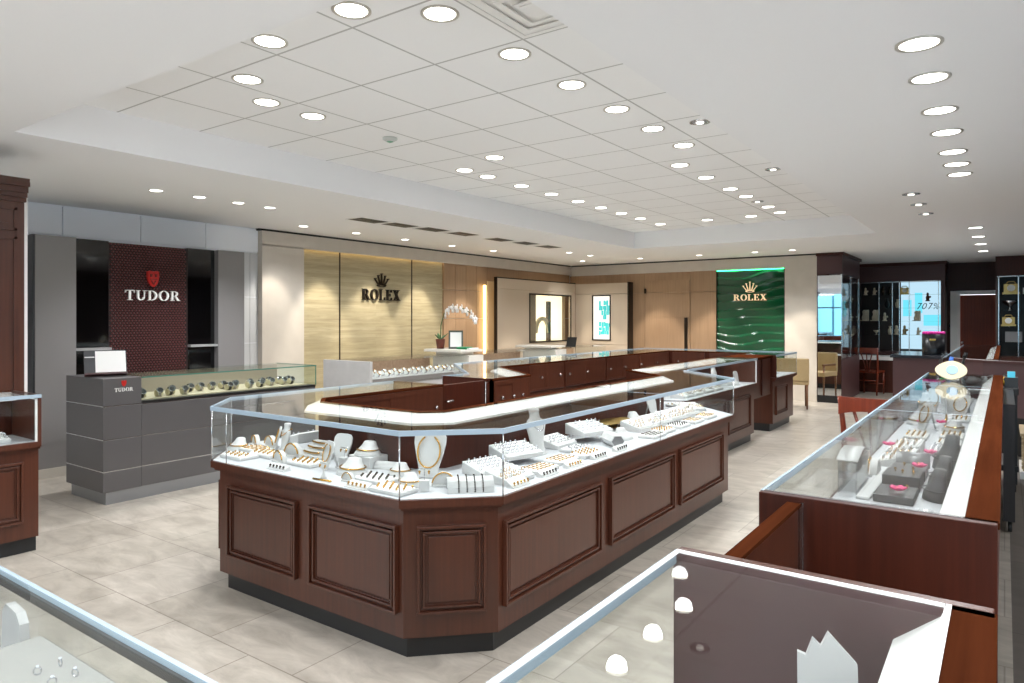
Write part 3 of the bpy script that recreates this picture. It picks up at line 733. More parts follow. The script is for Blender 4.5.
sg = tag(MB(Matrix.Translation((-5.98,10.1,1.024)) @ Matrix.Rotation(R(-18),4,'X')).box(-.09,0,0,.09,.012,.17).build('easel_card', BLACK, origin=(-5.98,10.1,1.016)), 'dark leaning card on the glass beside the white stone block counter', 'card')
# orchid, frame, green box on the slab
orc = thing('potted_orchid','white orchid arching out of a brown pot beside the picture frame','plant',(-6.43,7.30,1.081))
MB().lathe([(.05,1.081),(.068,1.21),(.066,1.215),(.058,1.205)],20,Matrix.Translation((-6.43,7.30,0))).build('pot', TERRA, orc)
stem = [(-6.43,7.30,1.2),(-6.44,7.32,1.4),(-6.40,7.34,1.57),(-6.30,7.38,1.66),(-6.18,7.44,1.66),(-6.05,7.5,1.58),(-6.0,7.53,1.5)]
MB().tube(stem,.006).build('stem', LEAF, orc)
lf = MB()
for a, l in ((20,.16),(150,.15),(260,.13),(90,.12)):
    M = Matrix.Translation((-6.43,7.30,1.2)) @ Matrix.Rotation(R(a),4,'Z') @ Matrix.Rotation(R(-40),4,'Y')
    lf.sphere((l/2,0,0),l/2,10,6,(1,.3,.07),M)
lf.build('leaf', LEAF, orc)
rr = random.Random(5)
for k in range(9):
    t_ = .36 + .64*k/8; i = t_*(len(stem)-1); a = int(min(i,len(stem)-2)); p = Vector(stem[a]).lerp(Vector(stem[a+1]), i-a)
    b = MB()
    for q in range(5):
        M = Matrix.Translation(p+Vector((.015,-.01,-.02))) @ Matrix.Rotation(rr.uniform(0,1),4,'Z') @ Matrix.Rotation(R(72*q),4,'X')
        b.sphere((0,0,.034),.036,8,5,(.3,.85,1),M)
    b.build('blossom', PETALW, orc)
pf = thing('picture_frame','small dark picture frame with a white page tilted back on the stone slab','picture frame',(-6.2,7.36,1.081))
T = Matrix.Translation((-6.20,7.36,1.084)) @ Matrix.Rotation(R(40),4,'Z') @ Matrix.Rotation(R(-16),4,'X')
MB(T).box(-.1,0,0,-.078,.015,.26).box(.078,0,0,.1,.015,.26).box(-.1,0,0,.1,.015,.025).box(-.1,0,.235,.1,.015,.26).build('frame', plain('dark_green_frame',(58,70,62),.4), pf)
MB(T).box(-.078,.004,.025,.078,.012,.235).build('page', PAPER, pf)
gb = thing('green_box','flat green box lying on the white stone slab','box',(-6.0,7.36,1.081))
MB().box(-6.12,7.28,1.081,-5.96,7.42,1.10).build('box_base', plain('emerald_box',(24,130,84),.4), gb)
MB().box(-6.122,7.278,1.10,-5.958,7.422,1.112).build('lid', plain('emerald_lid',(40,150,100),.4), gb)
tag(MB().box(-5.95,7.30,1.081,-5.91,7.5,1.10).build('booklet', PAPER, origin=(-5.93,7.4,1.081)), 'white booklet on the stone slab right of the green box', 'booklet')

# ------------------------------------------------------------------ right hand side
def chair(label, loc, rz, group=None):
    if 'chair' in CACHE: return copy_tree(CACHE['chair'], loc, rz, label, group)
    t = thing('dining_chair', label, 'chair', (0,0,0), group, local=True); CACHE['chair'] = t
    # faces +y (sitter looks +y); back rest at y=-.2
    m = MB(); m.box(-.2,-.2,.43,.2,.22,.47); m.build('seat', MAHO_C, t, bevel=.012)
    for x in (-.18,.18):
        MB().tube([(x,.19,.43),(x,.20,0)],[.02,.015]).build('leg', MAHO_C, t)
        MB().tube([(x,-.25,0),(x,-.20,.43),(x*1.04,-.22,.7),(x*1.1,-.27,.93)],[.016,.022,.02,.018]).build('rear_post', MAHO_C, t)
    for z, y in ((.2,.19),(.28,-.21)): MB().tube([(-.18,y,z),(.18,y,z)],.011).build('stretcher', MAHO_C, t)
    tr = MB()
    for k in range(10):
        a, b = -.205+.041*k, -.205+.041*(k+1)
        f = lambda q: -.272 - .03*(1-(q/.205)**2)
        g_ = lambda q: .80 + .035*(1-(q/.205)**2)*1
        tr.add([(a,f(a)-.011,g_(a)),(b,f(b)-.011,g_(b)),(b,f(b)-.011,.93),(a,f(a)-.011,.93),(a,f(a)+.011,g_(a)),(b,f(b)+.011,g_(b)),(b,f(b)+.011,.93),(a,f(a)+.011,.93)],
               [(0,1,2,3),(7,6,5,4),(0,4,5,1),(3,2,6,7)]+([(0,3,7,4)] if k == 0 else [])+([(1,5,6,2)] if k == 9 else []))
    tr.build('top_rail', MAHO_C, t)
    for s in (-1,0,1): MB().tube([(s*.025,-.2,.46),(s*.05,-.23,.62),(s*.11,-.275,.86)],[.012,.01,.012],6).build('splat', MAHO_C, t)
    t.location = loc; t.rotation_euler = (0,0,rz)
    return t
CACHE = {}
chair('red brown wooden chair with its curved top rail just beyond the long right showcase', (-.76,5.78,0), R(-6))
chair('red brown wooden chair with splayed splats standing at the far white counter', (-2.17,15.35,0), R(-8))
tch = thing('upholstered_chair','tan upholstered chair on dark oak legs beside the far end of the island','chair',(-2.95,12.3,0))
T = Matrix.Translation((-2.95,12.3,0)) @ Matrix.Rotation(R(195),4,'Z')
MB(T).box(-.27,-.25,.40,.27,.27,.49).build('seat', TAN, tch, bevel=.02)
MB(T).box(-.27,.22,.46,.27,.29,.84).build('backrest', TAN, tch, bevel=.02)
for x in (-.24,.24):
    MB(T).tube([(x,-.22,0),(x,-.22,.6)],[.015,.02]).build('leg', OAK, tch)
    MB(T).tube([(x,.26,0),(x,.25,.41)],[.015,.02]).build('leg', OAK, tch)
    MB(T).box(x-.02,-.25,.6,x+.02,.24,.635).build('armrest', OAK, tch)

hb = thing('cash_counter','plum coloured counter block with a dark granite top under the round rose box','counter',(-.9,10.5,0))
MB().box(-1.16,10.0,.0,-.66,11.2,1.005).build('body', PLUM, hb)
MB().box(-1.19,9.97,1.005,-.64,11.22,1.04).build('granite_top', GRANITE, hb, bevel=.003)
rb = thing('rose_box','round black box topped with magenta roses on the dark granite counter top','flower box',(-.745,10.4,1.04))
MB().lathe([(.128,1.041),(.13,1.05),(.13,1.30),(.122,1.30),(.122,1.27)],32,Matrix.Translation((-.745,10.4,0))).build('round_box', plain('black_card',(26,28,32),.25), rb)
rs = MB(); rr = random.Random(8)
for k in range(30):
    a = k*2.4; r = .117*math.sqrt((k+.5)/30)
    rs.sphere((-.745+r*math.cos(a),10.4+r*math.sin(a),1.315),.024,8,5,(1,1,.9))
rs.build('roses', MAGENTA, rb)
MB().box(-.78,10.268,1.22,-.71,10.272,1.245).build('gold_mark', GOLD, rb)
# plum curved counter, far showcase of bookends
pc = thing('curved_counter','plum curved counter wall behind the cluttered tool cart on the right','counter',(.25,8.9,0))
oo = [(-.50,9.75),(-.2,9.45),(.2,9.25),(.7,9.15),(1.5,9.1)]; ii = [(x,y+.12) for x,y in oo]
MB().strip(ii, oo, .42, 1.0).build('curved_panel', plain('plum_curve',(84,62,64),.35,coat=.2), pc)
MB().strip([(x,y+.14) for x,y in oo],[(x,y-.02) for x,y in oo],1.0,1.03).build('cap', PLUM, pc)
MB().strip([(x,y+.1) for x,y in oo],[(x,y+.03) for x,y in oo],0,.42).build('base', BLACK, pc)
bc = thing('beige_cabinet','low beige cabinet with reeded front on a white plinth at the right edge','cabinet',(.4,8.3,0))
MB().box(.14,8.05,.07,.9,8.7,.40).build('body', TANW, bc)
rm_ = MB()
for k in range(8): rm_.box(.13,8.04,.09+k*.038,.9,8.05,.118+k*.038)
rm_.build('reeding', TANW, bc)
MB().box(.12,8.02,0,.92,8.7,.07).build('plinth', WHITE, bc)
MB().box(.12,8.02,.40,.92,8.72,.425).build('cabinet_top', TANW, bc)
# tool cart
ct = thing('tool_cart','black rolling cart piled with tools beyond the end of the long right showcase','cart',(-.2,7.8,0))
MB().box(-.5,7.35,.84,.10,8.0,.90).build('tray', BLACK, ct, bevel=.006)
MB().box(-.5,7.35,.18,.10,8.0,.23).build('shelf', BLACK, ct, bevel=.006)
MB().box(.0,7.36,.90,.095,7.5,.99).build('bin', plain('black_bin',(36,38,40),.4), ct)
for x in (-.47,.07):
    for y in (7.38,7.97):
        MB().box(x-.02,y-.02,.07,x+.02,y+.02,.84).build('post', BLACK, ct)
        MB(Matrix.Translation((x,y,.035)) @ Matrix.Rotation(R(90),4,'Y')).lathe([(.035,-.012),(.035,.012)],14).build('caster', BLACK, ct)
sd = thing('side_cabinet','narrow black cabinet on casters against the aisle side of the long right showcase','cabinet',(.03,6.6,0))
MB().box(-.008,5.95,.08,.06,7.25,.90).build('body', plain('black_laminate',(34,28,28),.35), sd)
for y in (6.0,7.2): MB(Matrix.Translation((.03,y,.035)) @ Matrix.Rotation(R(90),4,'Y')).lathe([(.035,-.012),(.035,.012)],14).build('caster', BLACK, sd)
# clutter on the cart
def bar(label, name, cat, p, q, r, mat, group=None, tip=None):
    t = thing(name, label, cat, ((p[0]+q[0])/2,(p[1]+q[1])/2,min(p[2],q[2])-r))
    MB().tube([p,q],r,8).build('shaft', mat, t)
    if tip: MB().tube([Vector(q),Vector(q)+(Vector(q)-Vector(p)).normalized()*.05],[r*1.6,r*1.1],8).build('tip', tip, t)
    return t
bar('blue handled brush standing up left of the oval eye dish','brush','brush',(-.42,7.45,.91),(-.40,7.5,1.10),.014,BLUE,tip=BLUE)
bar('black handled brush leaning behind the blue one','brush','brush',(-.36,7.55,.91),(-.30,7.6,1.14),.012,BLACK,tip=BLACK)
bar('white tool leaning between the brushes','tool','tool',(-.46,7.62,.915),(-.40,7.62,1.08),.009,PAPER)
bar('green plastic clip tool at the left end of the cart','tool','tool',(-.48,7.42,.93),(-.40,7.40,1.0),.016,GRNP)
for k, (x, y, mt, w, lab) in enumerate([(-.25,7.5,GREY,.05,'grey hand tool lying on the cart behind the eye dish'),(-.14,7.6,plain('pale_grey',(196,198,200),.5),.045,'pale grey pouch on the cart right of the eye dish'),(-.07,7.45,BLACK,.05,'black roll of tape on the cart'),(.0,7.62,YEL,.04,'yellow handled pliers on the tool cart'),(.04,7.82,plain('olive_tool',(120,100,50),.5),.04,'olive tool at the right end of the cart')]):
    t = thing('hand_tool', lab, 'tool', (x,y,.90))
    if k == 2: MB(Matrix.Translation((x,y,0))).lathe([(.03,.901),(.055,.901),(.055,.985),(.03,.985)],20).build('roll', mt, t)
    else:
        MB(Matrix.Translation((x,y,.94)) @ Matrix.Rotation(R(20*k),4,'Z')).sphere((0,0,0),.085,12,7,(1,.45,.45)).build('body', mt, t)
        MB(Matrix.Translation((x,y,.955)) @ Matrix.Rotation(R(20*k+35),4,'Z')).tube([(-.06,0,0),(.09,.0,.02)],.014).build('grip', BLACK if k != 1 else GREY, t)
tag(MB().box(.02,7.38,.99,.075,7.42,1.04).build('cyan_packet', CYAN, origin=(.045,7.4,.99)),'cyan packet in the black bin at the right end of the cart','packet')
ed = thing('eye_dish','cream oval dish with a pale blue eye at the far end of the right showcase','dish',(-.335,6.45,1.0165))
T2 = Matrix(((1,0,0,-.335),(0,.45,-.89,6.42),(0,.89,.45,1.094),(0,0,0,1)))
pts = []
for k in range(40):
    a = 2*PI*k/40; c, s_ = math.cos(a), math.sin(a)
    pts.append((.108*(abs(c)**.9)*(1 if c > 0 else -1)*(1.06 if c < 0 else .92), (.080*s_*(1-.25*abs(c)))))
MB(T2).prism(pts,-.008,.008).build('dish', IVORY, ed)
MB(T2).lathe([(.040,.0085),(.038,.0115)],28).build('iris', plain('pale_blue',(120,152,176),.4), ed)
MB().box(-.375,6.47,1.0165,-.295,6.53,1.024).tube([(-.335,6.50,1.024),(-.335,6.455,1.11)],.005).build('easel', PAPER, ed)
tag(MB().box(1.2,7.0,.0,1.6,8.0,.012).build('floor_mat', BLACK, origin=(1.4,7.5,0)), 'black mat on the grey floor at the right edge', 'mat')

# far glass cabinet
fc = thing('wall_cabinet','tall brown wall cabinet with glass shelves of ornaments beside the mirror pillar','cabinet',(-1.8,16.9,0))
MB().box(-2.62,16.55,2.28,-.98,17.1,2.64).build('head', PLUM, fc)
MB().box(-2.65,16.5,2.60,-.95,17.12,2.672).build('cornice', MAHO_D, fc)
MB().box(-2.62,17.05,.0,-.98,17.1,2.28).build('back', plain('cabinet_back',(44,30,28),.4), fc)
MB().box(-1.06,16.55,.0,-.985,17.05,2.28).box(-2.70,16.55,0,-2.60,17.05,2.28).build('side', PLUM, fc)
MB().box(-2.6,16.55,0,-1.06,17.05,.80).build('plinth', PLUM, fc)
m = MB()
for x in (-2.56,-2.18,-1.93,-1.80,-1.62,-1.10): m.box(x-.008,16.55,.8,x+.008,16.566,2.28)
m.box(-2.6,16.55,2.265,-1.06,16.566,2.28); m.build('frame', CHROME, fc)
MB().box(-1.82,17.02,.85,-1.06,17.045,2.28).build('reflection_back', SKYL, fc)  # glowing panel stands in for window daylight mirrored in the cabinet back
for z in (1.15,1.44,1.72,2.0): MB().box(-2.58,16.6,z,-1.07,17.0,z+.008).build('shelf', GLASS_G, fc)
ws = tag(wordmark('707%', .13, .42, .01, face_ny(-1.33,17.0,1.70), slant=.3).build('reflected_lettering', NAVY, origin=(-1.33,17.0,1.7)), 'dark slanted numerals and percent sign of the poster reflected in the cabinet mirror', 'lettering')  # solid numerals stand in for the mirrored poster print
for x0, x1, z0, z1, lab in [(-1.78,-1.62,1.55,1.9,'bright cyan reflection in the cabinet mirror left of the numerals'),(-1.56,-1.42,1.62,2.05,'pale cyan poster reflection above left of the numerals in the cabinet mirror'),(-1.40,-1.08,1.35,1.58,'wide cyan reflected band below the numerals in the cabinet mirror'),(-1.40,-1.08,.98,1.25,'low pale cyan reflection in the cabinet mirror behind the roses')]:
    tag(MB().box(x0,17.008,z0,x1,17.018,z1).build('reflected_poster', CYANL, origin=((x0+x1)/2,17.013,z0)), lab, 'poster')  # glowing cyan panels stand in for posters mirrored in the cabinet back
# ornaments
def ornament(kind, label, x, y, z, mat, s=1, group=None):
    nm = {'bookend':'bookend','clock':'mantel_clock','vase':'vase','figure':'figurine','bowl':'silver_bowl','frame':'photo_frame'}[kind]
    t = thing(nm, label, nm.replace('_',' '), (x,y,z), group)
    T = Matrix.Translation((x,y,z+.001)) @ Matrix.Scale(s,4)
    if kind == 'bookend':
        MB(T).box(-.08,-.05,0,.08,.05,.02).box(.04,-.05,.02,.08,.05,.24).build('stand', mat, t)
        MB(T).loft([(.02,0,.05,.04),(.08,0,.06,.04),(.14,0,.035,.03),(.2,0,.05,.04),(.24,0,.02,.02)],12).build('figure', mat, t)
    elif kind == 'clock':
        MB(T).box(-.09,-.03,0,.09,.03,.025).box(-.075,-.025,.025,.075,.025,.13).build('case', mat, t)
        MB(T @ Matrix.Translation((0,-.026,.078)) @ Matrix.Rotation(R(90),4,'X')).lathe([(.042,0),(.04,.004)],20).build('dial', PAPER, t)
        MB(T).tube([(-.05,0,.13),(-.03,0,.16),(.03,0,.16),(.05,0,.13)],.008).build('handle', mat, t)
    elif kind == 'vase': 
        MB(T).lathe([(.03,0),(.05,.06),(.045,.12),(.02,.16),(.028,.19)],16).build('body', mat, t)
        MB(T).lathe([(.029,.19),(.034,.197),(.024,.203)],16).build('rim', mat, t)
    elif kind == 'figure': 
        MB(T).loft([(0,0,.05,.04),(.02,0,.05,.04),(.022,0,.03,.025),(.09,0,.04,.03),(.14,0,.02,.02),(.155,0,.028,.028),(.19,0,.02,.02),(.2,0,.005,.005)],14).build('body', mat, t)
        MB(T).sphere((.045,0,.1),.025,8,6).build('arm', mat, t)
    elif kind == 'bowl':
        MB(T).lathe([(.04,0),(.012,.015),(.012,.05),(.07,.09),(.095,.13),(.09,.13),(.06,.095)],20,caps=False).build('bowl', mat, t)
        MB(T).lathe([(.042,0),(.042,.006)],16).build('foot', mat, t)
    else:
        MB(T).box(-.1,-.01,0,.1,.01,.015).box(-.1,-.01,.135,.1,.01,.15).box(-.1,-.01,.015,-.08,.01,.135).box(.08,-.01,.015,.1,.01,.135).build('frame', mat, t)
        MB(T).box(-.08,-.004,.015,.08,.004,.135).build('picture', GREY, t)
    return t
CREAM = plain('cream_ceramic',(222,212,190),.5); BRASS = plain('brass',(190,160,100),.3,metal=.8)
for a in [('figure','white shoe shaped ornament at the left of the top cabinet shelf',-2.46,16.7,2.008,CREAM,.8),('figure','white shoe shaped ornament second on the top cabinet shelf',-2.29,16.7,2.008,CREAM,.8),
          ('vase','slim dark vase on the top shelf right of the white ornaments',-2.12,16.7,2.008,DARKM,.9),('vase','small bronze vase beside the frame post on the top shelf',-2.0,16.7,2.008,DARKM,.8),
          ('clock','round brass clock on the top cabinet shelf before the bright reflection',-1.72,16.7,2.008,BRASS,1.1),('figure','small reddish house shaped ornament above the reflected numerals',-1.3,16.7,1.86,TERRA,.9),
          ('bookend','cream bookend at the left of the middle cabinet shelf',-2.48,16.7,1.448,CREAM,1),('bookend','cream bookend second from the left on the middle cabinet shelf',-2.28,16.7,1.448,CREAM,1),
          ('figure','pale figurine beside the bookends on the middle shelf',-2.09,16.7,1.448,CREAM,.9),('vase','dark vase on the third shelf behind the frame posts',-2.05,16.7,1.728,BLACK,1),
          ('bookend','cream block ornament on the middle shelf left of the roses',-1.5,16.7,1.448,CREAM,.9),('vase','cream vase on the third shelf in front of the cyan panel',-1.85,16.7,1.728,CREAM,.9),
          ('bowl','low white dish on the bottom cabinet shelf',-2.25,16.7,1.158,CREAM,.7),('vase','white vase on the bottom shelf left of the frame posts',-1.99,16.7,1.158,CREAM,.9),
          ('figure','cream figurine on the bottom shelf between the frame posts',-1.87,16.7,1.158,CREAM,1),('figure','tan figurine on the bottom shelf right of the posts',-1.72,16.7,1.158,TAN,1),
          ('figure','small white figurine left of the rose box on the bottom shelf',-1.47,16.7,1.158,CREAM,.8)]: ornament(*a)
for z in (1.108,1.458,1.808):
    for k in range(4):
        y = 13.6+.4*k
        ornament(('vase','figure','bowl','frame')[(k+int(z*10))%4], f"{('small','slender','glinting','round')[k]} ornament {('nearest the mirror','second from the mirror','second from the far end','at the far end')[k]} on the {({1:'bottom',2:'middle',3:'top'})[round((z-1.108)/.35)+1]} shelf of the mirror pillar cabinet", -2.44, y, z, (SILV,BRASS,GREY,CREAM)[k], .7)
# right cabinet with clocks
rc2 = thing('clock_cabinet','dark mahogany glass cabinet of clocks and silver at the right edge','cabinet',(.4,16.2,0))
MB().box(-.14,15.9,2.30,1.4,16.5,2.672).build('head', MAHO_D, rc2)
MB().box(-.14,16.45,0,1.4,16.5,2.3).build('back', BLACK, rc2)
MB().box(-.14,15.9,0,-.115,16.45,2.3).build('side', MAHO, rc2)
MB().box(-.115,15.9,0,1.4,16.45,.78).build('plinth', MAHO, rc2)
m = MB()
for x in (-.09,.21,.6): m.box(x-.008,15.9,.78,x+.008,15.916,2.3)
m.box(-.115,15.9,2.285,1.4,15.916,2.3); m.build('frame', CHROME, rc2)
for z in (1.05,1.35,1.65,1.95): MB().box(-.11,15.95,z,1.38,16.44,z+.008).build('shelf', GLASS_G, rc2)
for a in [('frame','grey rounded tray frame on the lowest clock cabinet shelf',.14,16.1,1.058,GREY,1.3),('clock','ornate gilt clock on the second shelf of the clock cabinet',.06,16.1,1.358,BRASS,1.3),
          ('bowl','silver footed bowl on the third shelf of the clock cabinet',.08,16.1,1.658,SILV,1.4),('clock','brass carriage clock on the top shelf of the clock cabinet',.1,16.1,1.958,BRASS,1.5),('frame','small white framed card at the right end of the top clock shelf',.36,16.1,1.958,PAPER,.8)]: ornament(*a)
# white topped far counters and stools area
fcn = thing('far_counter','white topped brown counter below the far glass cabinet','counter',(-1.9,16.1,0))
MB().box(-2.6,15.75,.0,-1.1,16.35,.66).build('body', MAHO_D, fcn)
MB().box(-2.62,15.72,.66,-1.08,16.37,.73).build('white_top', WHITE, fcn)
tag(MB().sphere((-.93,17.28,1.35),.05,10,6,(1,.5,1)).build('wall_bell', SILV, origin=(-.93,17.3,1.35)),'round silver fitting on the dark wall left of the white door frame','wall fitting')

# ------------------------------------------------------------------ jewellery
ZD = .7185
def make(kind, label, cat, loc, rz=0, group=None, builder=None, s=None):
    if kind in CACHE: t = copy_tree(CACHE[kind], loc, rz, label, group); t['category'] = cat
    else:
        t = thing(kind, label, cat, (0,0,0), group, local=True); builder(t); CACHE[kind] = t
        t.location = loc; t.rotation_euler = (0,0,rz)
    if s: t.scale = (s,s,s)
    elif kind in CACHE and t is not CACHE[kind]: t.scale = (1,1,1)
    return t
def two_mat(name, parts, loc=(0,0,0)):
    # one small mesh with several materials: parts = [(MB, material), ...]
    vs = []; fs = []; mi = []; sm = []
    for k, (m, mt) in enumerate(parts):
        b = len(vs); vs += [tuple(v) for v in m.v]; fs += [tuple(b+i for i in f) for f in m.f]; mi += [k]*len(m.f); sm += m.sm
    me = bpy.data.meshes.new(name); me.from_pydata(vs, [], fs)
    for _, mt in parts: me.materials.append(mt)
    me.polygons.foreach_set('material_index', mi); me.polygons.foreach_set('use_smooth', sm); me.update()
    o = bpy.data.objects.new(name, me); COL.objects.link(o); o.location = loc
    return o
def tall_bust(t):       # neck and shoulders form, faces -y
    MB().loft([(0,0,.055,.04),(.02,.0,.052,.036),(.07,.005,.045,.028),(.13,.01,.062,.026),(.165,.014,.072,.026),(.185,.018,.058,.027),(.20,.022,.033,.026),(.225,.026,.029,.026),(.245,.03,.033,.03),(.252,.031,.028,.026)],24).build('form', DISP, t)
    MB().lathe([(.062,0),(.062,.008)],24,Matrix.Scale(.8,4,(0,1,0))).build('base', DISP, t)
def board(t):           # leaning bell shaped necklace board
    T = Matrix.Translation((0,.02,.004)) @ Matrix.Rotation(R(-16),4,'X')
    o = [(-.045,0),(.045,0),(.058,.06),(.072,.12),(.070,.155),(.055,.175),(.03,.18),(-.03,.18),(-.055,.175),(-.070,.155),(-.072,.12),(-.058,.06)]
    MB(T @ Matrix.Rotation(R(90),4,'X')).prism(o,-.006,.006,smooth=False).build('board', DISP, t, bevel=.003)
    MB().tube([(0,.075,.15),(0,.11,.009)],.006).box(-.03,.105,0,.03,.115,.006).build('strut', DISP, t)
def big_board(t):
    T = Matrix.Translation((0,.02,.004)) @ Matrix.Rotation(R(-14),4,'X')
    o = [(-.05,0),(.05,0),(.055,.05),(.075,.12),(.088,.18),(.088,.215),(.075,.235),(.05,.245),(-.05,.245),(-.075,.235),(-.088,.215),(-.088,.18),(-.075,.12),(-.055,.05)]
    MB(T @ Matrix.Rotation(R(90),4,'X')).prism(o,-.008,.008).build('board', DISP, t, bevel=.004)
    MB().tube([(0,.088,.2),(0,.105,.011)],.007).box(-.04,.10,0,.04,.11,.006).build('strut', DISP, t)
def collar(t):          # low sloping collar
    MB().loft([(0,0,.075,.06),(.012,0,.076,.06),(.03,.006,.06,.046),(.052,.014,.042,.032),(.066,.018,.036,.027),(.070,.018,.030,.022)],24).build('collar_form', DISP, t)
    MB().lathe([(.079,0),(.079,.006)],24,Matrix.Scale(.8,4,(0,1,0))).build('base', DISP, t)
def half_moon(t):
    o = [(.055*math.cos(R(a)),.062*math.sin(R(a))) for a in range(0,181,12)]
    MB(Matrix.Translation((0,.01,0)) @ Matrix.Rotation(R(90),4,'X')).prism(o,-.012,.012).build('disc', DISP, t, bevel=.003)
    MB().box(-.045,-.02,0,.045,.035,.008).build('base', DISP, t)
def arch_ramp(t):       # curved bracelet ramp
    P = [(-.055,.0),(-.05,.025),(-.035,.048),(-.01,.06),(.02,.056),(.05,.04)]
    m = MB(); n = len(P)
    for (y0,z0),(y1,z1) in zip(P,P[1:]):
        m.add([(-.1,y0,z0),(.1,y0,z0),(.1,y1,z1),(-.1,y1,z1),(-.1,y0+.006,max(0,z0-.008)),(.1,y0+.006,max(0,z0-.008)),(.1,y1,z1-.008),(-.1,y1,z1-.008)],[(0,1,2,3),(7,6,5,4),(0,3,7,4),(1,5,6,2)],True)
    m.build('ramp', DISP, t)
    MB().box(-.1,.04,0,.1,.052,.034).build('back_foot', DISP, t)
def stepped(t):
    MB().box(-.085,-.04,0,.085,.06,.018).box(-.075,-.015,.018,.075,.06,.038).box(-.065,.01,.038,.065,.06,.058).box(-.055,.03,.058,.055,.06,.078).build('steps', DISP, t, bevel=.004)
    MB().box(-.09,-.045,0,.09,.065,.005).build('base', DISP, t)
def cube_stand(t):
    MB().box(-.022,-.022,0,.022,.022,.05).build('cube', DISP, t, bevel=.002)
    MB().tube([(0,0,.05),(0,0,.10)],.002).tube([(-.03,0,.10),(.03,0,.10)],.002).build('bar', CHROME, t)
def tee(t):
    MB().lathe([(.016,0),(.012,.01),(.004,.03),(.004,.075)],12).build('post', DISP, t)
    MB().box(-.026,-.004,.07,.026,.004,.078).build('crossbar', DISP, t)
def ring_tray(t):       # sloping tray with ridges
    M = MB(); W, D, h0, h1 = .115, .075, .022, .06
    M.add([(-W,-D,0),(W,-D,0),(W,D,0),(-W,D,0),(-W,-D,h0),(W,-D,h0),(W,D,h1),(-W,D,h1)],[(0,3,2,1),(4,5,6,7),(0,1,5,4),(1,2,6,5),(2,3,7,6),(3,0,4,7)])
    M.build('tray', DISP, t, bevel=.003)
    r = MB()
    for k in range(5):
        y = -.06+.03*k; z = h0+(h1-h0)*(y+D)/(2*D)
        r.tube([(-W+.008,y,z+.001),(W-.008,y,z+.001)],.006,6)
    r.build('ridges', PAPER, t)
def flat_pad(t):
    MB().box(-.1,-.06,0,.1,.06,.018).build('pad', DISP, t, bevel=.004)
    r = MB()
    for k in range(4): r.box(-.095,-.048+.027*k,.018,.095,-.034+.027*k,.021)
    r.build('slots', PAPER, t)
def low_bar(t):
    MB().prism([(-.02,0),(.02,0),(.02,.028),(-.01,.012)],-.07,.07,Matrix(((0,0,1,0),(1,0,0,0),(0,1,0,0),(0,0,0,1)))).build('bar', DISP, t, bevel=.002)
    MB().box(-.072,-.024,0,.072,.024,.003).build('base', DISP, t)
def hex_roll(t):
    o = [(.042*math.cos(R(60*k)),.036+.042*.87*math.sin(R(60*k))) for k in range(6)]
    MB(Matrix(((0,0,1,0),(1,0,0,0),(0,1,0,0),(0,0,0,1)))).prism(o,-.08,.08).build('roll', DISP, t, bevel=.003)
    o2 = [(.036*math.cos(R(60*k)),.036+.036*.87*math.sin(R(60*k))) for k in range(6)]
    MB(Matrix(((0,0,1,0),(1,0,0,0),(0,1,0,0),(0,0,0,1)))).prism(o2,-.0825,-.0802).build('end_cap', GREY, t)
def hand_form(t):
    MB().loft([(0,0,.035,.03),(.05,0,.028,.022),(.09,0,.034,.018),(.13,0,.034,.014)],16).build('palm', DISP, t)
    for k, (x, l) in enumerate([(-.026,.06),(-.009,.075),(.009,.07),(.026,.055)]): MB().tube([(x,0,.12),(x*1.1,-.004,.12+l*.6),(x*1.15,-.014,.12+l)],[.008,.0075,.005],8).build('finger', DISP, t)
    MB().tube([(.03,0,.07),(.052,-.004,.10),(.058,-.008,.125)],[.010,.009,.006],8).build('thumb', DISP, t)
BUILD = dict(tall_bust=tall_bust, necklace_board=board, wide_necklace_board=big_board, collar_stand=collar, half_moon_stand=half_moon, bracelet_ramp=arch_ramp, stepped_stand=stepped,
             cube_stand=cube_stand, earring_stand=tee, ring_tray=ring_tray, jewellery_pad=flat_pad, low_bar_stand=low_bar, hexagon_roll=hex_roll, hand_stand=hand_form)
# worn jewellery, local to the stand it hangs on
def chain(name, pts, r, mat, closed=False, beads=0):
    m = MB(); P = [Vector(p) for p in pts]
    if beads:
        for i in range(len(P)-(0 if closed else 1)):
            a, b = P[i], P[(i+1)%len(P)]; n = max(1,int((b-a).length/(r*2.1)))
            for k in range(n): m.sphere(a.lerp(b,(k)/n),r,6,4)
    else: m.tube(P,r,6,closed)
    return m.build(name, mat)
def on_bust(): return [(.041*math.sin(a)*(1+.3*(1-math.cos(a))/2),   .022-(.046+.004*(1-math.cos(a))/2)*math.cos(a)*1.0-.004, .199-.055*((1+math.cos(a))/2)**3) for a in [2*PI*k/24 for k in range(24)]]
def on_board(w=.05, top=.165, low=.05, tilt=16, off=.03):
    T = Matrix.Translation((0,.02,0)) @ Matrix.Rotation(R(-tilt),4,'X')
    return [T @ Vector((w*math.sin(a), -.0135, low+(top-low)*(1-math.cos(a))/2)) for a in [-PI*.86+2*PI*.86*k/22 for k in range(23)]]
def on_collar(): return [(.067*math.sin(a), .006-.053*math.cos(a), .030) for a in [2*PI*k/28 for k in range(28)]]
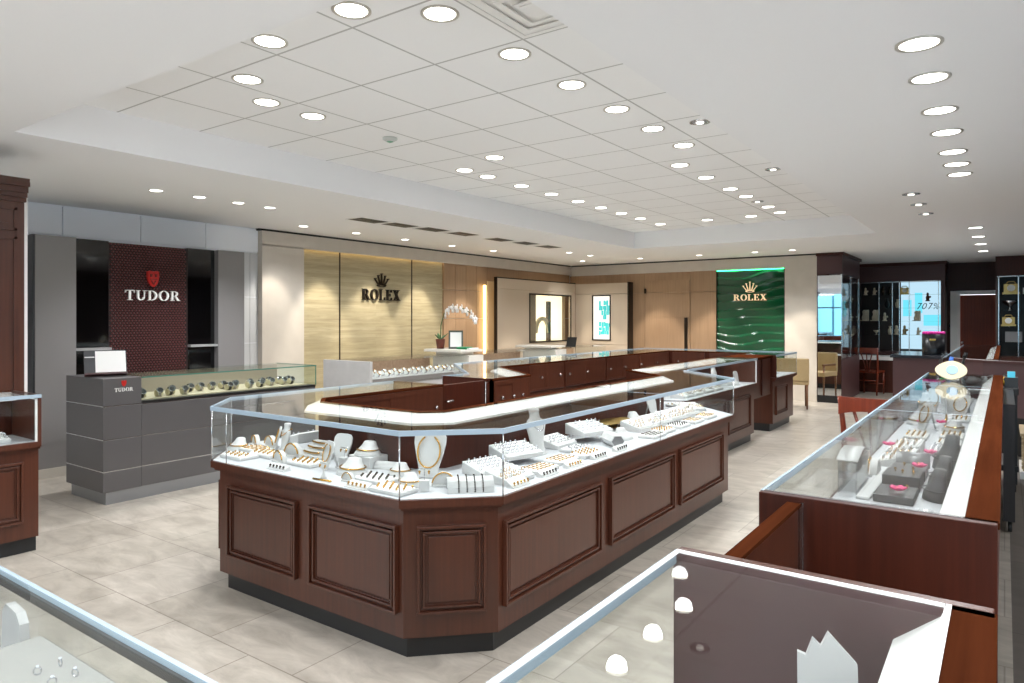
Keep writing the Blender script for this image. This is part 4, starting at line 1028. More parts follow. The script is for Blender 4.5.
JEWEL = {
 'tall_bust': lambda: chain('necklace', on_bust(), .0035, GOLD, True),
 'necklace_board': lambda: chain('necklace', on_board(), .004, GOLD),
 'wide_necklace_board': lambda: chain('necklace', [p+Vector((0,-.004,0)) for p in on_board(.062,.225,.055,14)], .0045, GOLD),
 'collar_stand': lambda: chain('necklace', on_collar(), .004, GOLD, True),
 'half_moon_stand': lambda: chain('bracelet', [(.052*math.cos(R(a)),-.0075,.060*math.sin(R(a))+.002) for a in range(15,166,10)], .0035, GOLD),
}
JM = {}
def wear(kind, loc, rz, label, cat, group=None, key=None, s=1):
    key = key or kind
    if key in JM: o = JM[key].copy(); COL.objects.link(o)
    else: o = JEWEL[key](); JM[key] = o
    o.location = loc; o.rotation_euler = (0,0,rz); o.scale = (s,s,s)
    for k in ('label','category','group'):
        if k in o: del o[k]
    tag(o, label, cat, group); return o
RINGS = {}
def ring(kind, loc, rz):
    if kind not in RINGS:
        m = MB(Matrix.Rotation(R(90),4,'X')); m.tube([(.009*math.cos(2*PI*k/12),.009*math.sin(2*PI*k/12),0) for k in range(12)],.0017,5,True)
        g = MB().lathe([(.001,.008),(.0042,.0115),(.0035,.0135)],6)
        RINGS[kind] = two_mat('ring', [(m,GOLD if kind == 'gold' else SILV),(g,GEM if kind != 'dark' else DARKM)]); o = RINGS[kind]
    else: o = RINGS[kind].copy(); COL.objects.link(o)
    o.location = loc; o.rotation_euler = (0,0,rz); return o
EARS = {}
def earring(kind, loc, rz):
    if kind not in EARS:
        mt = {'gold':GOLD,'dark':DARKM,'silver':SILV}[kind]
        m = MB().sphere((0,0,0),.006,8,5).sphere((0,-.003,-.008),.004,6,4)
        EARS[kind] = m.build('earring', mt); o = EARS[kind]
    else: o = EARS[kind].copy(); COL.objects.link(o)
    o.location = loc; o.rotation_euler = (0,0,rz); return o
CATN = {k: k.replace('_',' ') for k in BUILD}
def stand(kind, x, y, rz, where, jewel=True, z=ZD, s=None, jl=None):
    """white display stand at (x, y); its jewellery is an object of its own"""
    k = s or 1
    nm = CATN[kind]
    t = make(kind, f'white {nm} {where}', 'display stand', (x,y,z), R(rz), None, BUILD[kind], s)
    if jewel and kind in JEWEL:
        c = 'bracelet' if kind == 'half_moon_stand' else 'necklace'
        wear(kind, (x,y,z), R(rz), f'gold {c} on the {nm} {where}', c, None, s=k)
    return t
def tray(x, y, rz, where, rows=3, cols=6, kind='gold', z=ZD, s=1, p=.76):
    t = make('ring_tray', f'white sloping ring tray {where}', 'tray', (x,y,z), R(rz), None, ring_tray, None if s == 1 else s)
    M = Matrix.Translation((x,y,z)) @ Matrix.Rotation(R(rz),4,'Z')
    rr = random.Random(int(x*1000)+int(y*777))
    for i in range(rows):
        for j in range(cols):
            if rr.random() > p: continue
            ly = -.045+.03*i*(4/rows if rows > 3 else 1); lz = .022+.038*(ly+.075)/.15 + .009
            lx = -.095+.19*j/(cols-1)
            o = ring(kind if rr.random() < .8 else 'silver', M @ Vector((lx*s,ly*s,lz*s)), R(rz)+rr.uniform(-.3,.3))
            tag(o, f'ring in the tray {where}', 'ring', f'rings in the tray {where}')
    return t
def pad(x, y, rz, where, n=4, kind='gold', z=ZD, what='bracelet'):
    t = make('jewellery_pad', f'flat white jewellery pad {where}', 'pad', (x,y,z), R(rz), None, flat_pad)
    M = Matrix.Translation((x,y,z)) @ Matrix.Rotation(R(rz),4,'Z')
    for k in range(n):
        ly = -.041+.027*k
        if what == 'bracelet':
            key = 'flat'+kind
            if key not in JEWEL:
                mt = {'gold':GOLD,'dark':DARKM,'silver':SILV}[kind]
                JEWEL[key] = lambda mt=mt: chain('bracelet', [(-.08+.16*i/20,.003*math.sin(i*1.3),.003) for i in range(21)], .0034, mt, beads=1)
            wear(key, M @ Vector((0,ly,.021)), R(rz), f'bracelet on the pad {where}', 'bracelet', f'bracelets on the pad {where}', key)
        else:
            for j in range(5 if k % 2 else 4):
                o = earring(kind, M @ Vector((-.08+.04*j+(0 if k % 2 else .02),ly,.028)), R(rz))
                tag(o, f'earring on the pad {where}', 'earring', f'earrings on the pad {where}')
    return t
def ear_bar(x, y, rz, where, kind='dark', n=5):
    t = make('low_bar_stand', f'low white earring bar {where}', 'display stand', (x,y,ZD), R(rz), None, low_bar)
    M = Matrix.Translation((x,y,ZD)) @ Matrix.Rotation(R(rz),4,'Z')
    for j in range(n):
        o = earring(kind, M @ Vector((-.055+.11*j/(n-1),-.012,.021)), R(rz)); tag(o, f'earring on the white bar {where}', 'earring', f'earrings on the bar {where}')
def tee_pair(x, y, rz, where, kind='tee'):
    k2 = 'earring_stand' if kind == 'tee' else 'cube_stand'
    t = make(k2, f"white {CATN[k2]} {where}", 'display stand', (x,y,ZD), R(rz), None, BUILD[k2])
    M = Matrix.Translation((x,y,ZD)) @ Matrix.Rotation(R(rz),4,'Z')
    for sx in (-1,1):
        o = earring('gold', M @ Vector((sx*.021,-.005,.062 if kind == 'tee' else .088)), R(rz)); tag(o, f'gold earring on the {CATN[k2]} {where}', 'earring', f'earrings on the stand {where}')

# near face of the corner showcase, left to right
fwn = 'of the front window'
stand('collar_stand',-3.74,2.42,-25,'in the far left corner '+fwn,s=.95)
pad(-3.50,2.275,0,'at the left end '+fwn,3,'gold',what='earring')
pad(-3.59,2.445,0,'behind the leftmost earring pad '+fwn,4,'gold')
stand('half_moon_stand',-3.78,2.56,-20,'at the back left corner '+fwn,s=1.0)
stand('half_moon_stand',-3.64,2.57,-10,'second from back left '+fwn,s=1.1)
pad(-3.42,2.40,0,'with drop earrings before the slim bust '+fwn,4,'gold',what='earring')
stand('tall_bust',-3.44,2.53,-10,'at the left rear '+fwn,s=.66)
stand('necklace_board',-3.56,2.53,-35,'beside the slim bust '+fwn,s=.75)
stand('half_moon_stand',-3.22,2.33,-10,'behind the front earring bar '+fwn)
stand('half_moon_stand',-3.29,2.47,0,'left of the stepped stand '+fwn,s=1.2)
ear_bar(-3.06,2.215,0,'at the front left '+fwn)
t = make('stepped_stand','white stepped stand with gold chains on its three tiers in the front window','display stand',(-3.15,2.52,ZD),0,None,stepped,1.15)
for k in range(3):
    key = 'step'; JEWEL.setdefault(key, lambda: chain('necklace', [(-.06+.12*i/14,-.002*math.sin(PI*i/14)-.002,-.004*math.sin(PI*i/14)) for i in range(15)], .0045, GOLD))
    wear(key, (-3.15,2.52-.017+.029*k-.0068,ZD+.038+.023*k), 0, f"gold chain on the {('lowest','middle','top')[k]} tier of the white stepped stand", 'necklace', None, key, 1.1)
pad(-3.04,2.375,0,'before the stepped stand '+fwn,4,'gold',what='earring')
stand('necklace_board',-2.87,2.33,-18,'left of centre '+fwn,s=.82)
stand('necklace_board',-2.94,2.50,10,'rear centre '+fwn+' against the brown back',jewel=False,s=.85)
tee_pair(-2.72,2.225,-5,'at the centre front '+fwn)
tee_pair(-2.84,2.46,0,'beside the raised collar '+fwn,'cube')
bx = tag(MB().box(-2.84,2.49,ZD,-2.68,2.62,ZD+.058).build('riser_block', DISP, origin=(-2.76,2.55,ZD),bevel=.003),'white riser block under the rear collar stand in the front window','riser')
stand('collar_stand',-2.76,2.55,0,'raised at the rear '+fwn,z=ZD+.0585,s=1.0)
stand('collar_stand',-2.68,2.37,0,'below the raised collar '+fwn,s=1.1)
t = make('bracelet_ramp','white curved ramp at the rear right of the front window','display stand',(-2.62,2.56,ZD),R(15),None,arch_ramp,.62)
stand('collar_stand',-2.47,2.50,20,'at the right end '+fwn,s=.8)
ear_bar(-2.43,2.19,0,'at the right front '+fwn,'gold')
pad(-2.46,2.33,0,'with a row of dark earrings '+fwn,4,'dark',what='earring')
pad(-2.25,2.235,0,'left of the corner post '+fwn,4,'gold',what='earring')
stand('half_moon_stand',-2.57,2.245,0,'beside the loose gold bar '+fwn,s=.7)
tag(MB(Matrix.Translation((-2.68,2.178,ZD+.004))).tube([(-.06,0,0),(.06,.01,0)],.005).build('gold_bar_pin', GOLD, origin=(-2.68,2.18,ZD)),'thin gold bar pin lying at the front edge of the front window','pin')
# chamfered corner
stand('wide_necklace_board',-2.29,2.50,25,'tall in the chamfered corner of the showcase',s=.92)
stand('collar_stand',-2.27,2.36,30,'beside the left post of the chamfered corner',s=.8)
tee_pair(-2.145,2.325,40,'at the front of the chamfered corner','cube')
stand('half_moon_stand',-2.13,2.44,40,'beside the bracelet ramp in the chamfered corner',s=1.05)
t = make('bracelet_ramp','white curved bracelet ramp with four dark bracelets in the chamfered corner','display stand',(-1.985,2.455,ZD),R(45),None,arch_ramp,1.05)
JEWEL['ramp'] = lambda: chain('bracelet', [(0,y,z+.004) for y, z in [(-.058,.004),(-.053,.026),(-.036,.05),(-.010,.063),(.018,.06)]], .0035, DARKM, beads=1)
for k, d in enumerate((-.055,-.018,.018,.055)):
    wear('ramp',(-1.985+d*.707,2.455+d*.707,ZD),R(45),'dark bracelet draped over the white ramp in the chamfered corner','bracelet','bracelets on the corner ramp','ramp',1.05)
# right run: distance order from the corner
rt = 'of the right window'
tray(-2.14,2.80,80,'first from the corner at the rear of the right window',4,6,'silver')
tray(-1.95,2.72,90,'nearest the corner at the front of the right window',3,6,'gold',s=.95)
ear_bar(-1.855,2.66,90,'nearest the corner post in the right window','gold')
tray(-2.17,3.085,75,'propped second at the rear of the right window',4,7,'silver',s=1.1,z=ZD+.03)
pad(-1.95,2.98,90,'before the tall bust in the right window',4,'gold')
stand('tall_bust',-2.20,3.34,75,'tall in the right window with a thin silver chain',jewel=False,s=1.03)
JEWEL['silverchain'] = lambda: chain('necklace', [(p[0]*1.05,p[1]-.004,p[2]-.012) for p in on_bust()], .0022, SILV, True)
wear('silverchain',(-2.20,3.34,ZD),R(75),'thin silver necklace on the tall white bust in the right window','necklace',None,'silverchain',1.03)
ear_bar(-1.86,2.92,90,'second from the corner at the front of the right window')
ear_bar(-1.86,3.17,90,'third from the corner at the front of the right window','gold')
pad(-1.975,3.23,90,'before the silver chained bust in the right window',4,'gold')
tray(-2.24,3.62,90,'behind the tall bust in the right window',3,6,'silver')
pad(-1.95,3.46,90,'right of the gold chains in the right window',4,'gold',what='earring')
ear_bar(-1.86,3.45,90,'fourth from the corner at the front of the right window')
pad(-2.07,3.56,90,'left of the hexagon roll in the right window',3,'silver',what='earring')
tray(-2.17,3.90,75,'propped behind the hexagon roll in the right window',4,7,'silver',z=ZD+.045,s=1.15)
make('hexagon_roll','white hexagonal bracelet roll with grey end in the right window','display stand',(-1.97,3.83,ZD),R(140),None,hex_roll,1.1)
ear_bar(-1.86,3.72,90,'before the hexagon roll in the right window')
stand('collar_stand',-2.02,4.08,90,'right of the hexagon roll in the right window',jewel=False)
pad(-1.90,4.27,90,'with thin dark bracelets in the right window',4,'dark')
ov = thing('oval_tray','gold oval tray leaning at the back of the right window','tray',(-2.30,4.35,ZD))
MB(Matrix.Translation((-2.28,4.45,ZD+.034))).lathe([(.05,-.028),(.05,0),(.20,.012),(.2,.018),(.19,.014)],32,Matrix.Scale(.45,4,(1,0,0))).build('plate', plain('antique_gold',(150,124,70),.4,metal=.5), ov)
MB(Matrix.Translation((-2.30,4.45,ZD))).lathe([(.04,0),(.03,.004)],20).build('foot', GOLD, ov)
k = 0
names = ['first','second','third','fourth','fifth','sixth','seventh','eighth']
for i, y in enumerate((4.50,4.78,5.06,5.34)):
    tray(-2.10,y,85,f'{names[i]} in the rear row beyond the oval tray',3,6,'gold',s=1.1,z=ZD)
    pad(-1.92,y-.02,90,f'{names[i]} in the front row beyond the thin bracelets',4,('gold','dark','gold','gold')[i],what=('earring','earring','bracelet','earring')[i])
stand('collar_stand',-2.27,4.78,90,'at the back of the right window behind the ring trays',jewel=False,s=1.1)
stand('necklace_board',-2.24,5.12,85,'at the back of the right window near its far end',jewel=False,s=.9)
tray(-2.18,5.66,60,'at the far diagonal end of the right window',3,6,'gold')
pad(-2.36,5.86,60,'deep in the diagonal end of the right window',4,'gold',what='earring')
# second narrower showcase
for i, y in enumerate((6.55,6.85,7.15,7.45)): tray(-2.60,y,90,f'{names[i]} in the narrow showcase behind the corner one',2,5,'gold')
stand('tall_bust',-2.72,7.85,90,'in the narrow showcase behind the corner one',jewel=False,s=.95)
stand('collar_stand',-2.60,8.15,90,'near the framed end panel of the narrow showcase',jewel=False,s=1.2)
stand('necklace_board',-2.62,8.42,85,'against the framed end panel of the narrow showcase',jewel=False,s=.8)
# far end of the island
pad(-2.62,9.72,90,'in the glass end of the far showcase run',4,'gold',what='earring')
stand('collar_stand',-2.65,10.05,90,'in the glass end of the far showcase run',jewel=False)
stand('necklace_board',-2.7,10.32,90,'at the very end of the far showcase run',jewel=False,s=.8)
for i, y in enumerate((5.9,6.6,7.3,8.0,8.7,9.4)): tray(-4.6,y,-90,f'{names[i]} along the far outer run of the island',0,0,'silver')
# things seen inside the left run of the corner showcase
for i, y in enumerate((2.85,3.15,3.45)): tray(-3.66,y,-90,f'{names[i]} in the left return of the corner showcase',1,6,'silver')

# long right showcase, seen from above
ZR = .8035
_before = set(o.name for o in bpy.data.objects)
cs = lambda k, x, y, rz, w, **q: stand(k, x, y, rz, w+' of the long right showcase', z=ZR, **q)
tray(-.42,4.02,-90,'nearest in the white group of the long right showcase',4,6,'gold',s=1.05, z=ZR)
tray(-.42,4.30,-90,'second in the white group of the long right showcase',4,6,'gold',s=1.05, z=ZR)
tray(-.26,4.38,-90,'nearest on the clerk side of the long right showcase',3,6,'silver',s=.85, z=ZR)
pad(-.42,4.56,-90,'third in the white group of the long right showcase',4,'gold', z=ZR)
pad(-.25,4.66,-90,'third on the clerk side of the long right showcase',4,'gold', z=ZR)
pad(-.42,4.82,-90,'fourth in the white group of the long right showcase',4,'gold',what='earring', z=ZR)
pad(-.25,4.92,-90,'fourth on the clerk side of the long right showcase',4,'gold',what='earring', z=ZR)
cs('half_moon_stand',-.48,3.72,-90,'beside the black pads',s=1.2)
cs('necklace_board',-.44,5.10,-60,'left in the middle',s=.95)
cs('collar_stand',-.26,5.18,-80,'right in the middle')
cs('collar_stand',-.47,5.36,-60,'left behind the leaning board')
cs('half_moon_stand',-.30,5.42,-90,'centre behind the collars',s=1.2)
cs('tall_bust',-.46,5.62,-40,'left among the far busts',s=.72)
pad(-.25,5.66,-90,'before the far busts of the long right showcase',4,'gold',what='earring', z=ZR)
cs('wide_necklace_board',-.45,5.98,-30,'far left',s=.72)
cs('tall_bust',-.32,6.10,-30,'far centre',s=.72)
cs('hand_stand',-.235,6.14,-20,'far right',jewel=False,s=.9)
cs('necklace_board',-.27,5.80,-30,'far right beside the hand',s=.9)
# dark group at the near end
def dpad(x0,y0,x1,y1,z0,z1,lab,mt=GREYB): return tag(MB().box(x0,y0,z0,x1,y1,z1).build('display_block', mt, origin=((x0+x1)/2,(y0+y1)/2,z0), bevel=.004), lab, 'display block')
dpad(-.41,3.26,-.275,3.46,ZR,ZR+.03,'low black display block nearest the end of the long right showcase')
dpad(-.41,3.48,-.275,3.66,ZR,ZR+.06,'higher black display block behind the low one in the long right showcase')
dpad(-.41,3.68,-.275,3.84,ZR,ZR+.045,'black display block in front of the white trays of the long right showcase')
dpad(-.47,3.24,-.42,3.90,ZR,ZR+.012,'flat white board beside the black blocks of the long right showcase',DISP)
for k, (x, y, z) in enumerate([(-.36,3.36,.03),(-.31,3.40,.03),(-.37,3.56,.06),(-.31,3.60,.06),(-.34,3.53,.06),(-.30,3.52,.06),(-.36,3.76,.045),(-.31,3.78,.045)]):
    o = earring('gold',(x,y,ZR+z+.013),0); tag(o,'gold earring on the black display blocks of the long right showcase','earring','earrings on the black blocks')
for k, (y, lab) in enumerate([(3.42,'dark grey collar stand nearest the end of the long right showcase'),(3.66,'dark grey collar stand second from the end of the long right showcase'),(4.02,'tall dark grey neck stand beside the white trays of the long right showcase')]):
    t = thing('dark_neck_stand', lab, 'display stand', (-.21,y,ZR))
    T = Matrix.Translation((-.215,y,ZR)) @ Matrix.Rotation(R(-70),4,'Z') @ Matrix.Scale((.9,.95,1.2)[k],4)
    MB(T).loft([(0,0,.075,.05),(.03,.0,.07,.045),(.07,.01,.058,.03),(.10,.014,.04,.024),(.13,.018,.034,.022)],20).build('form', GREYB, t)
    MB(T).tube([(.074*math.sin(2*PI*q/20),.003-.051*math.cos(2*PI*q/20),.045) for q in range(20)],.003,6,True).build('cord', BLACK, t)
cr_ = thing('acrylic_riser','grey acrylic riser with a curved white top in the long right showcase','display stand',(-.46,3.45,ZR))
MB().box(-.545,3.32,ZR,-.54,3.60,ZR+.13).box(-.48,3.32,ZR,-.475,3.60,ZR+.13).box(-.54,3.595,ZR,-.48,3.6,ZR+.13).build('walls', glass('smoky_acrylic',(.75,.76,.76),.06), cr_)
m = MB()
for k in range(8):
    a, b = k/8, (k+1)/8; f = lambda q: ZR+.135+.03*math.sin(PI*q)
    m.add([(-.547,3.3+.32*a,f(a)),(-.47,3.3+.32*a,f(a)),(-.47,3.3+.32*b,f(b)),(-.547,3.3+.32*b,f(b)),(-.547,3.3+.32*a,f(a)-.004),(-.47,3.3+.32*a,f(a)-.004),(-.47,3.3+.32*b,f(b)-.004),(-.547,3.3+.32*b,f(b)-.004)],[(0,1,2,3),(7,6,5,4),(0,3,7,4),(1,5,6,2)],True)
m.build('curved_top', DISP, cr_)
m = MB(); 
for k in range(10):
    a0, a1 = -.6+1.2*k/10, -.6+1.2*(k+1)/10
    m.add([(-.34+.12*math.sin(a0),3.98-.05*math.cos(a0)*2,ZR+.02),(-.34+.12*math.sin(a1),3.98-.05*math.cos(a1)*2,ZR+.02),(-.34+.12*math.sin(a1),3.98-.05*math.cos(a1)*2,ZR+.09),(-.34+.12*math.sin(a0),3.98-.05*math.cos(a0)*2,ZR+.09),
           (-.34+.115*math.sin(a0),3.985-.05*math.cos(a0)*2,ZR+.02),(-.34+.115*math.sin(a1),3.985-.05*math.cos(a1)*2,ZR+.02),(-.34+.115*math.sin(a1),3.985-.05*math.cos(a1)*2,ZR+.09),(-.34+.115*math.sin(a0),3.985-.05*math.cos(a0)*2,ZR+.09)],[(0,1,2,3),(7,6,5,4),(3,2,6,7)],True)
cvm = thing('curved_cuff','curved silver grey cuff display between the black blocks and the white trays','display stand',(-.25,3.72,ZR))
m.build('cuff', plain('pewter',(140,140,142),.3,metal=.5), cvm); MB().box(-.38,3.885,ZR,-.30,3.90,ZR+.022).build('foot', GREYB, cvm)
def flower(x, y, z, lab):
    t = thing('artificial_flower', lab, 'flower', (x,y,z))
    for q in range(5):
        M = Matrix.Translation((x,y,z+.012)) @ Matrix.Rotation(R(72*q),4,'Z') @ Matrix.Rotation(R(-25),4,'Y')
        MB(M).sphere((.017,0,0),.018,8,5,(1,.75,.3)).build('petal', PINK, t)
    MB().sphere((x,y,z+.018),.006,6,4).build('centre', YEL, t)
for a in [(-.33,3.31,ZR+.032,'pink flower on the low black block nearest the end of the long right showcase'),(-.29,3.62,ZR+.065,'pink flower on the higher black block of the long right showcase'),(-.47,4.12,ZR+.055,'pink flower on the white tray at the customer side of the long right showcase'),
          (-.30,4.20,ZR+.02,'pink flower among the white trays on the clerk side of the long right showcase'),(-.43,5.22,ZR+.02,'pink flower beside the leaning board in the long right showcase'),(-.33,5.28,ZR+.02,'pink flower between the two collars in the middle of the long right showcase'),(-.10,4.75,ZR,'pink flower by the white light housing of the long right showcase'),(-.50,2.75,ZR,'pink flower at the near left corner inside the long right showcase')]: flower(*a)
for o in [o for o in bpy.data.objects if o.name not in _before and o.parent is None]:
    y = o.location.y; o.location.y = y - .32*(6.2-y)/2.9; o.location.x = max(o.location.x, -.49) if 'stand' in o.name else o.location.x
# torn bust in the nearest showcase and things under the left glass
tb = thing('torn_neck_stand','white neck stand with a ragged top edge inside the nearest showcase','display stand',(-.27,1.12,ZD))
o = [(.95*a,1.36*b) for a, b in [(-.05,0),(.05,0),(.046,.10),(.055,.105),(.046,.125),(.045,.16),(.0,.192),(-.012,.175),(-.025,.183),(-.036,.162),(-.05,.165)]]
MB(Matrix.Translation((-.228,1.20,ZD+.003)) @ Matrix.Rotation(R(15),4,'Z') @ Matrix.Rotation(R(-10),4,'X') @ Matrix.Rotation(R(90),4,'X')).prism(o,-.008,.008).build('board', DISP, tb)
MB(Matrix.Translation((-.235,1.21,ZD))).box(-.05,0,0,.05,.06,.008).build('foot', DISP, tb)
lb_ = thing('upright_board','tall plain white display board under the blue edged glass at the bottom left','display stand',(-1.4,.47,ZD))
o = [(-.055,0),(.055,0),(.05,.08),(.06,.2),(.05,.265),(.03,.28),(-.03,.28),(-.05,.265),(-.06,.2),(-.05,.08)]
MB(Matrix.Translation((-1.40,.478,ZD)) @ Matrix.Rotation(R(175),4,'Z') @ Matrix.Rotation(R(90),4,'X')).prism(o,-.007,.007).build('board', DISP, lb_)
MB().box(-1.46,.42,ZD,-1.34,.47,ZD+.008).build('foot', DISP, lb_)
wbk = thing('white_plinth_block','large white block with small rings under the blue edged glass at the bottom left','display stand',(-1.12,.36,ZD))
MB().box(-1.30,.24,ZD,-.93,.485,ZD+.255).build('block', SOFTW, wbk, bevel=.004)
MB().box(-1.29,.25,ZD+.255,-.94,.475,ZD+.261).build('top_pad', SOFTW, wbk)
for k, (x, y) in enumerate([(-1.15,.45),(-1.10,.45),(-1.15,.42),(-1.10,.42)]):
    o = ring('silver',(x,y,ZD+.267),.4*k); o.scale = (.6,.6,.6); tag(o,'silver ring on the large white block at the bottom left','ring','rings on the bottom left block')
# left edge showcase
tray(-5.18,1.62,90,'at the far end of the left edge showcase',3,5,'dark',s=.9)
tray(-5.18,1.36,90,'second in the left edge showcase',3,5,'dark',s=.9)
tray(-5.36,1.62,90,'behind at the far end of the left edge showcase',3,5,'silver',s=.9)

# watches on the graphite and stone counters
WT = {}
def watch(kind, x, y, z, rz, lab, grp, s=1):
    if kind not in WT:
        b = MB(Matrix.Translation((0,0,.026)) @ Matrix.Rotation(R(90),4,'Y'))
        pts = [(.026*math.cos(2*PI*k/16),.022*math.sin(2*PI*k/16)) for k in range(16)]
        for k in range(16):
            (a0,b0),(a1,b1) = pts[k], pts[(k+1)%16]
            b.add([(a0,b0,-.009),(a1,b1,-.009),(a1,b1,.009),(a0,b0,.009),(a0*.85,b0*.85,-.009),(a1*.85,b1*.85,-.009),(a1*.85,b1*.85,.009),(a0*.85,b0*.85,.009)],[(0,1,2,3),(7,6,5,4),(0,4,5,1),(3,2,6,7)],True)
        T = Matrix.Translation((0,-.018,.038)) @ Matrix.Rotation(R(55),4,'X')
        c = MB(T).lathe([(.019,0),(.020,.005),(.017,.009)],18); d = MB(T).lathe([(.0155,.0092),(.015,.0097)],18)
        cu = MB(Matrix.Translation((0,0,.022)) @ Matrix.Rotation(R(90),4,'Y')).lathe([(.019,-.02),(.019,.02)],12)
        mats = {'steel':(SILV,SILV,BLACK,IVORY),'black':(BLACK,SILV,BLACK,IVORY),'white':(SILV,GOLD,PAPER,PAPER)}[kind]
        WT[kind] = two_mat('wrist_watch', [(b,mats[0]),(c,mats[1]),(d,mats[2]),(cu,mats[3])]); o = WT[kind]
    else: o = WT[kind].copy(); COL.objects.link(o)
    o.location = (x,y,z); o.rotation_euler = (0,0,rz); o.scale = (s,s,s)
    tag(o, lab, 'watch', grp); return o
for k, (y, dx) in enumerate([(2.98,0),(3.02,.12),(3.13,0),(3.24,.02),(3.30,.12),(3.36,0),(3.50,.16),(3.60,.16),(3.72,.16),(3.80,0),(3.83,.16),(3.88,.04),(3.95,.14),(4.02,0),(4.12,.15),(4.14,0),(4.26,.16),(4.30,.05),(4.36,.18),(4.44,.05),(4.47,.16),(4.53,.04),(4.57,.16)]):
    watch('steel' if k % 3 else 'black', -6.02-dx, y, .819, R(90)+.15*math.sin(k*2.1), 'steel wrist watch on a cream cushion under the glass of the graphite counter' if k % 3 else 'black strapped wrist watch under the glass of the graphite counter', 'steel watches in the graphite counter' if k % 3 else 'black strapped watches in the graphite counter', 1.45)
for k in range(18):
    watch('white', -6.02-.16*(k%2), 5.72+.082*k, .807, R(90), 'pale watch on the white display of the counter by the tan stone panels', 'watches in the first stone counter', 1.4)
for k in range(10):
    watch('white', -6.02-.16*(k%2), 7.65+.17*k, .807, R(90), 'pale watch on the white display of the second stone counter', 'watches in the second stone counter', 1.4)

# ------------------------------------------------------------------ ceiling fixtures
def downlight_proto(kind):
    if kind in CACHE: return None
    t = thing('downlight', 'x', 'ceiling light', (0,0,0), None, local=True); CACHE[kind] = t
    if kind == 'big':
        MB().lathe([(.092,0),(.092,-.006),(.078,-.006),(.074,0)],28,caps=False).build('trim_ring', TRIM, t)
        MB().lathe([(.074,-.004),(.074,-.0035)],24).build('lens', LENS, t)
    elif kind == 'small':
        MB().lathe([(.066,0),(.066,-.005),(.055,-.005),(.052,0)],24,caps=False).build('trim_ring', WHITE, t)
        MB().lathe([(.052,-.003),(.052,-.0025)],20).build('lens', LENS, t)
    else:
        MB().lathe([(.075,0),(.075,-.006),(.06,-.006),(.056,0)],24,caps=False).build('trim_ring', CHROME, t)
        MB().lathe([(.056,-.004),(.056,-.0035)],20).build('reflector', GREY, t)
        MB().lathe([(.025,-.0135),(.03,-.006)],14).build('bulb', emis('soft_lamp',(255,250,240),2.5), t)
    return t
def lamp_data(name, power, size, blend=.7, col=(.975,.985,1)):
    l = bpy.data.lights.new(name,'SPOT'); l.energy = power; l.spot_size = R(size); l.spot_blend = blend; l.shadow_soft_size = .07; l.color = col; return l
L_BIG = lamp_data('downlight_beam', P_BIG, 150); L_SM = lamp_data('accent_beam', P_SM, 120); L_WASH = lamp_data('wash_beam', P_WASH, 52, .45, (1,.92,.80))
L_WASH2 = lamp_data('soft_wash_beam', P_WASH*.5, 52, .45, (1,.92,.80))
L_FAR = lamp_data('far_beam', P_BIG*3, 150)
def downlight(kind, x, y, z, label, group, data=None, tilt=None):
    p = downlight_proto(kind); 
    if p is None: p = copy_tree(CACHE[kind])
    p.location = (x,y,z); p['label'] = label; p['group'] = group
    if data:
        o = bpy.data.objects.new('beam', data); COL.objects.link(o); o.parent = p; o.location = (0,0,-.02)
        if tilt: o.rotation_euler = tilt
    return p
ordn = ['nearest','second nearest','third nearest','fourth nearest','fifth nearest','sixth nearest','seventh nearest','eighth nearest','ninth nearest','tenth nearest','eleventh nearest','farthest']
GR = 'round downlights in the recessed tile ceiling'
for k, y in enumerate([2.468,3.08,3.69,4.30,4.90,5.52]): downlight('big',-2.177,y,ZH,f'round white downlight {ordn[k]} in the right row of the tiled ceiling recess',GR,L_BIG)
for k, y in enumerate([6.21,6.91,7.68,8.25,9.19,9.765]): downlight('big',-2.487,y,ZH,f'round downlight {ordn[k]} in the shifted far right row of the tiled recess',GR,L_BIG)
for k, y in enumerate([5.21,5.577,6.184,6.796,7.405,8.0,8.59,9.2,9.91]): downlight('big',-4.278,y,ZH,f'round downlight {ordn[k]} in the left row of the tiled ceiling recess',GR,L_BIG)
for x, y, lab in [(-2.49,2.20,'round downlight at the top of the photo left of the square air diffuser'),(-3.116,2.20,'round downlight beside the near edge of the tiled recess'),(-3.719,2.471,'round downlight left of the pair near the recess corner'),(-4.01,2.806,'round downlight second from the left recess corner'),(-4.015,3.19,'round downlight behind the pair near the left recess corner'),(-3.722,4.954,'round downlight standing apart in the middle of the tiled ceiling'),(-3.541,9.893,'left round downlight at the far end of the tiled recess'),(-2.908,9.884,'middle round downlight at the far end of the tiled recess')]:
    downlight('big',x,y,ZH,lab,GR,L_BIG)
for x, y, lab in [(-2.483,8.70,'dark adjustable lamp among the far right row of the recess'),(-1.82,6.901,'dark adjustable lamp at the right edge of the recess farther back'),(-1.82,4.932,'dark adjustable lamp at the right edge of the recess nearer')]:
    downlight('gimbal',x,y,ZH,lab,'dark adjustable lamps in the ceiling')
det = thing('smoke_detector','greenish smoke detector on the tiled ceiling','detector',(-4.005,3.939,ZH))
MB().lathe([(.06,ZH),(.06,ZH-.012),(.03,ZH-.03)],20,Matrix.Translation((-4.005,3.939,0))).build('body', plain('detector_body',(196,200,196),.4), det)
MB().lathe([(.028,ZH-.03),(.01,ZH-.038)],12,Matrix.Translation((-4.005,3.939,0))).build('sensor', plain('detector_green',(120,170,140),.4), det)
G2 = 'downlights in the plain ceiling on the right'
for k, y in enumerate([3.407,3.92,4.563,5.126,5.753,6.225,6.674]): downlight('big',-.297,y,ZL,f'round downlight {ordn[k]} in the right ceiling row above the long showcase',G2,L_BIG)
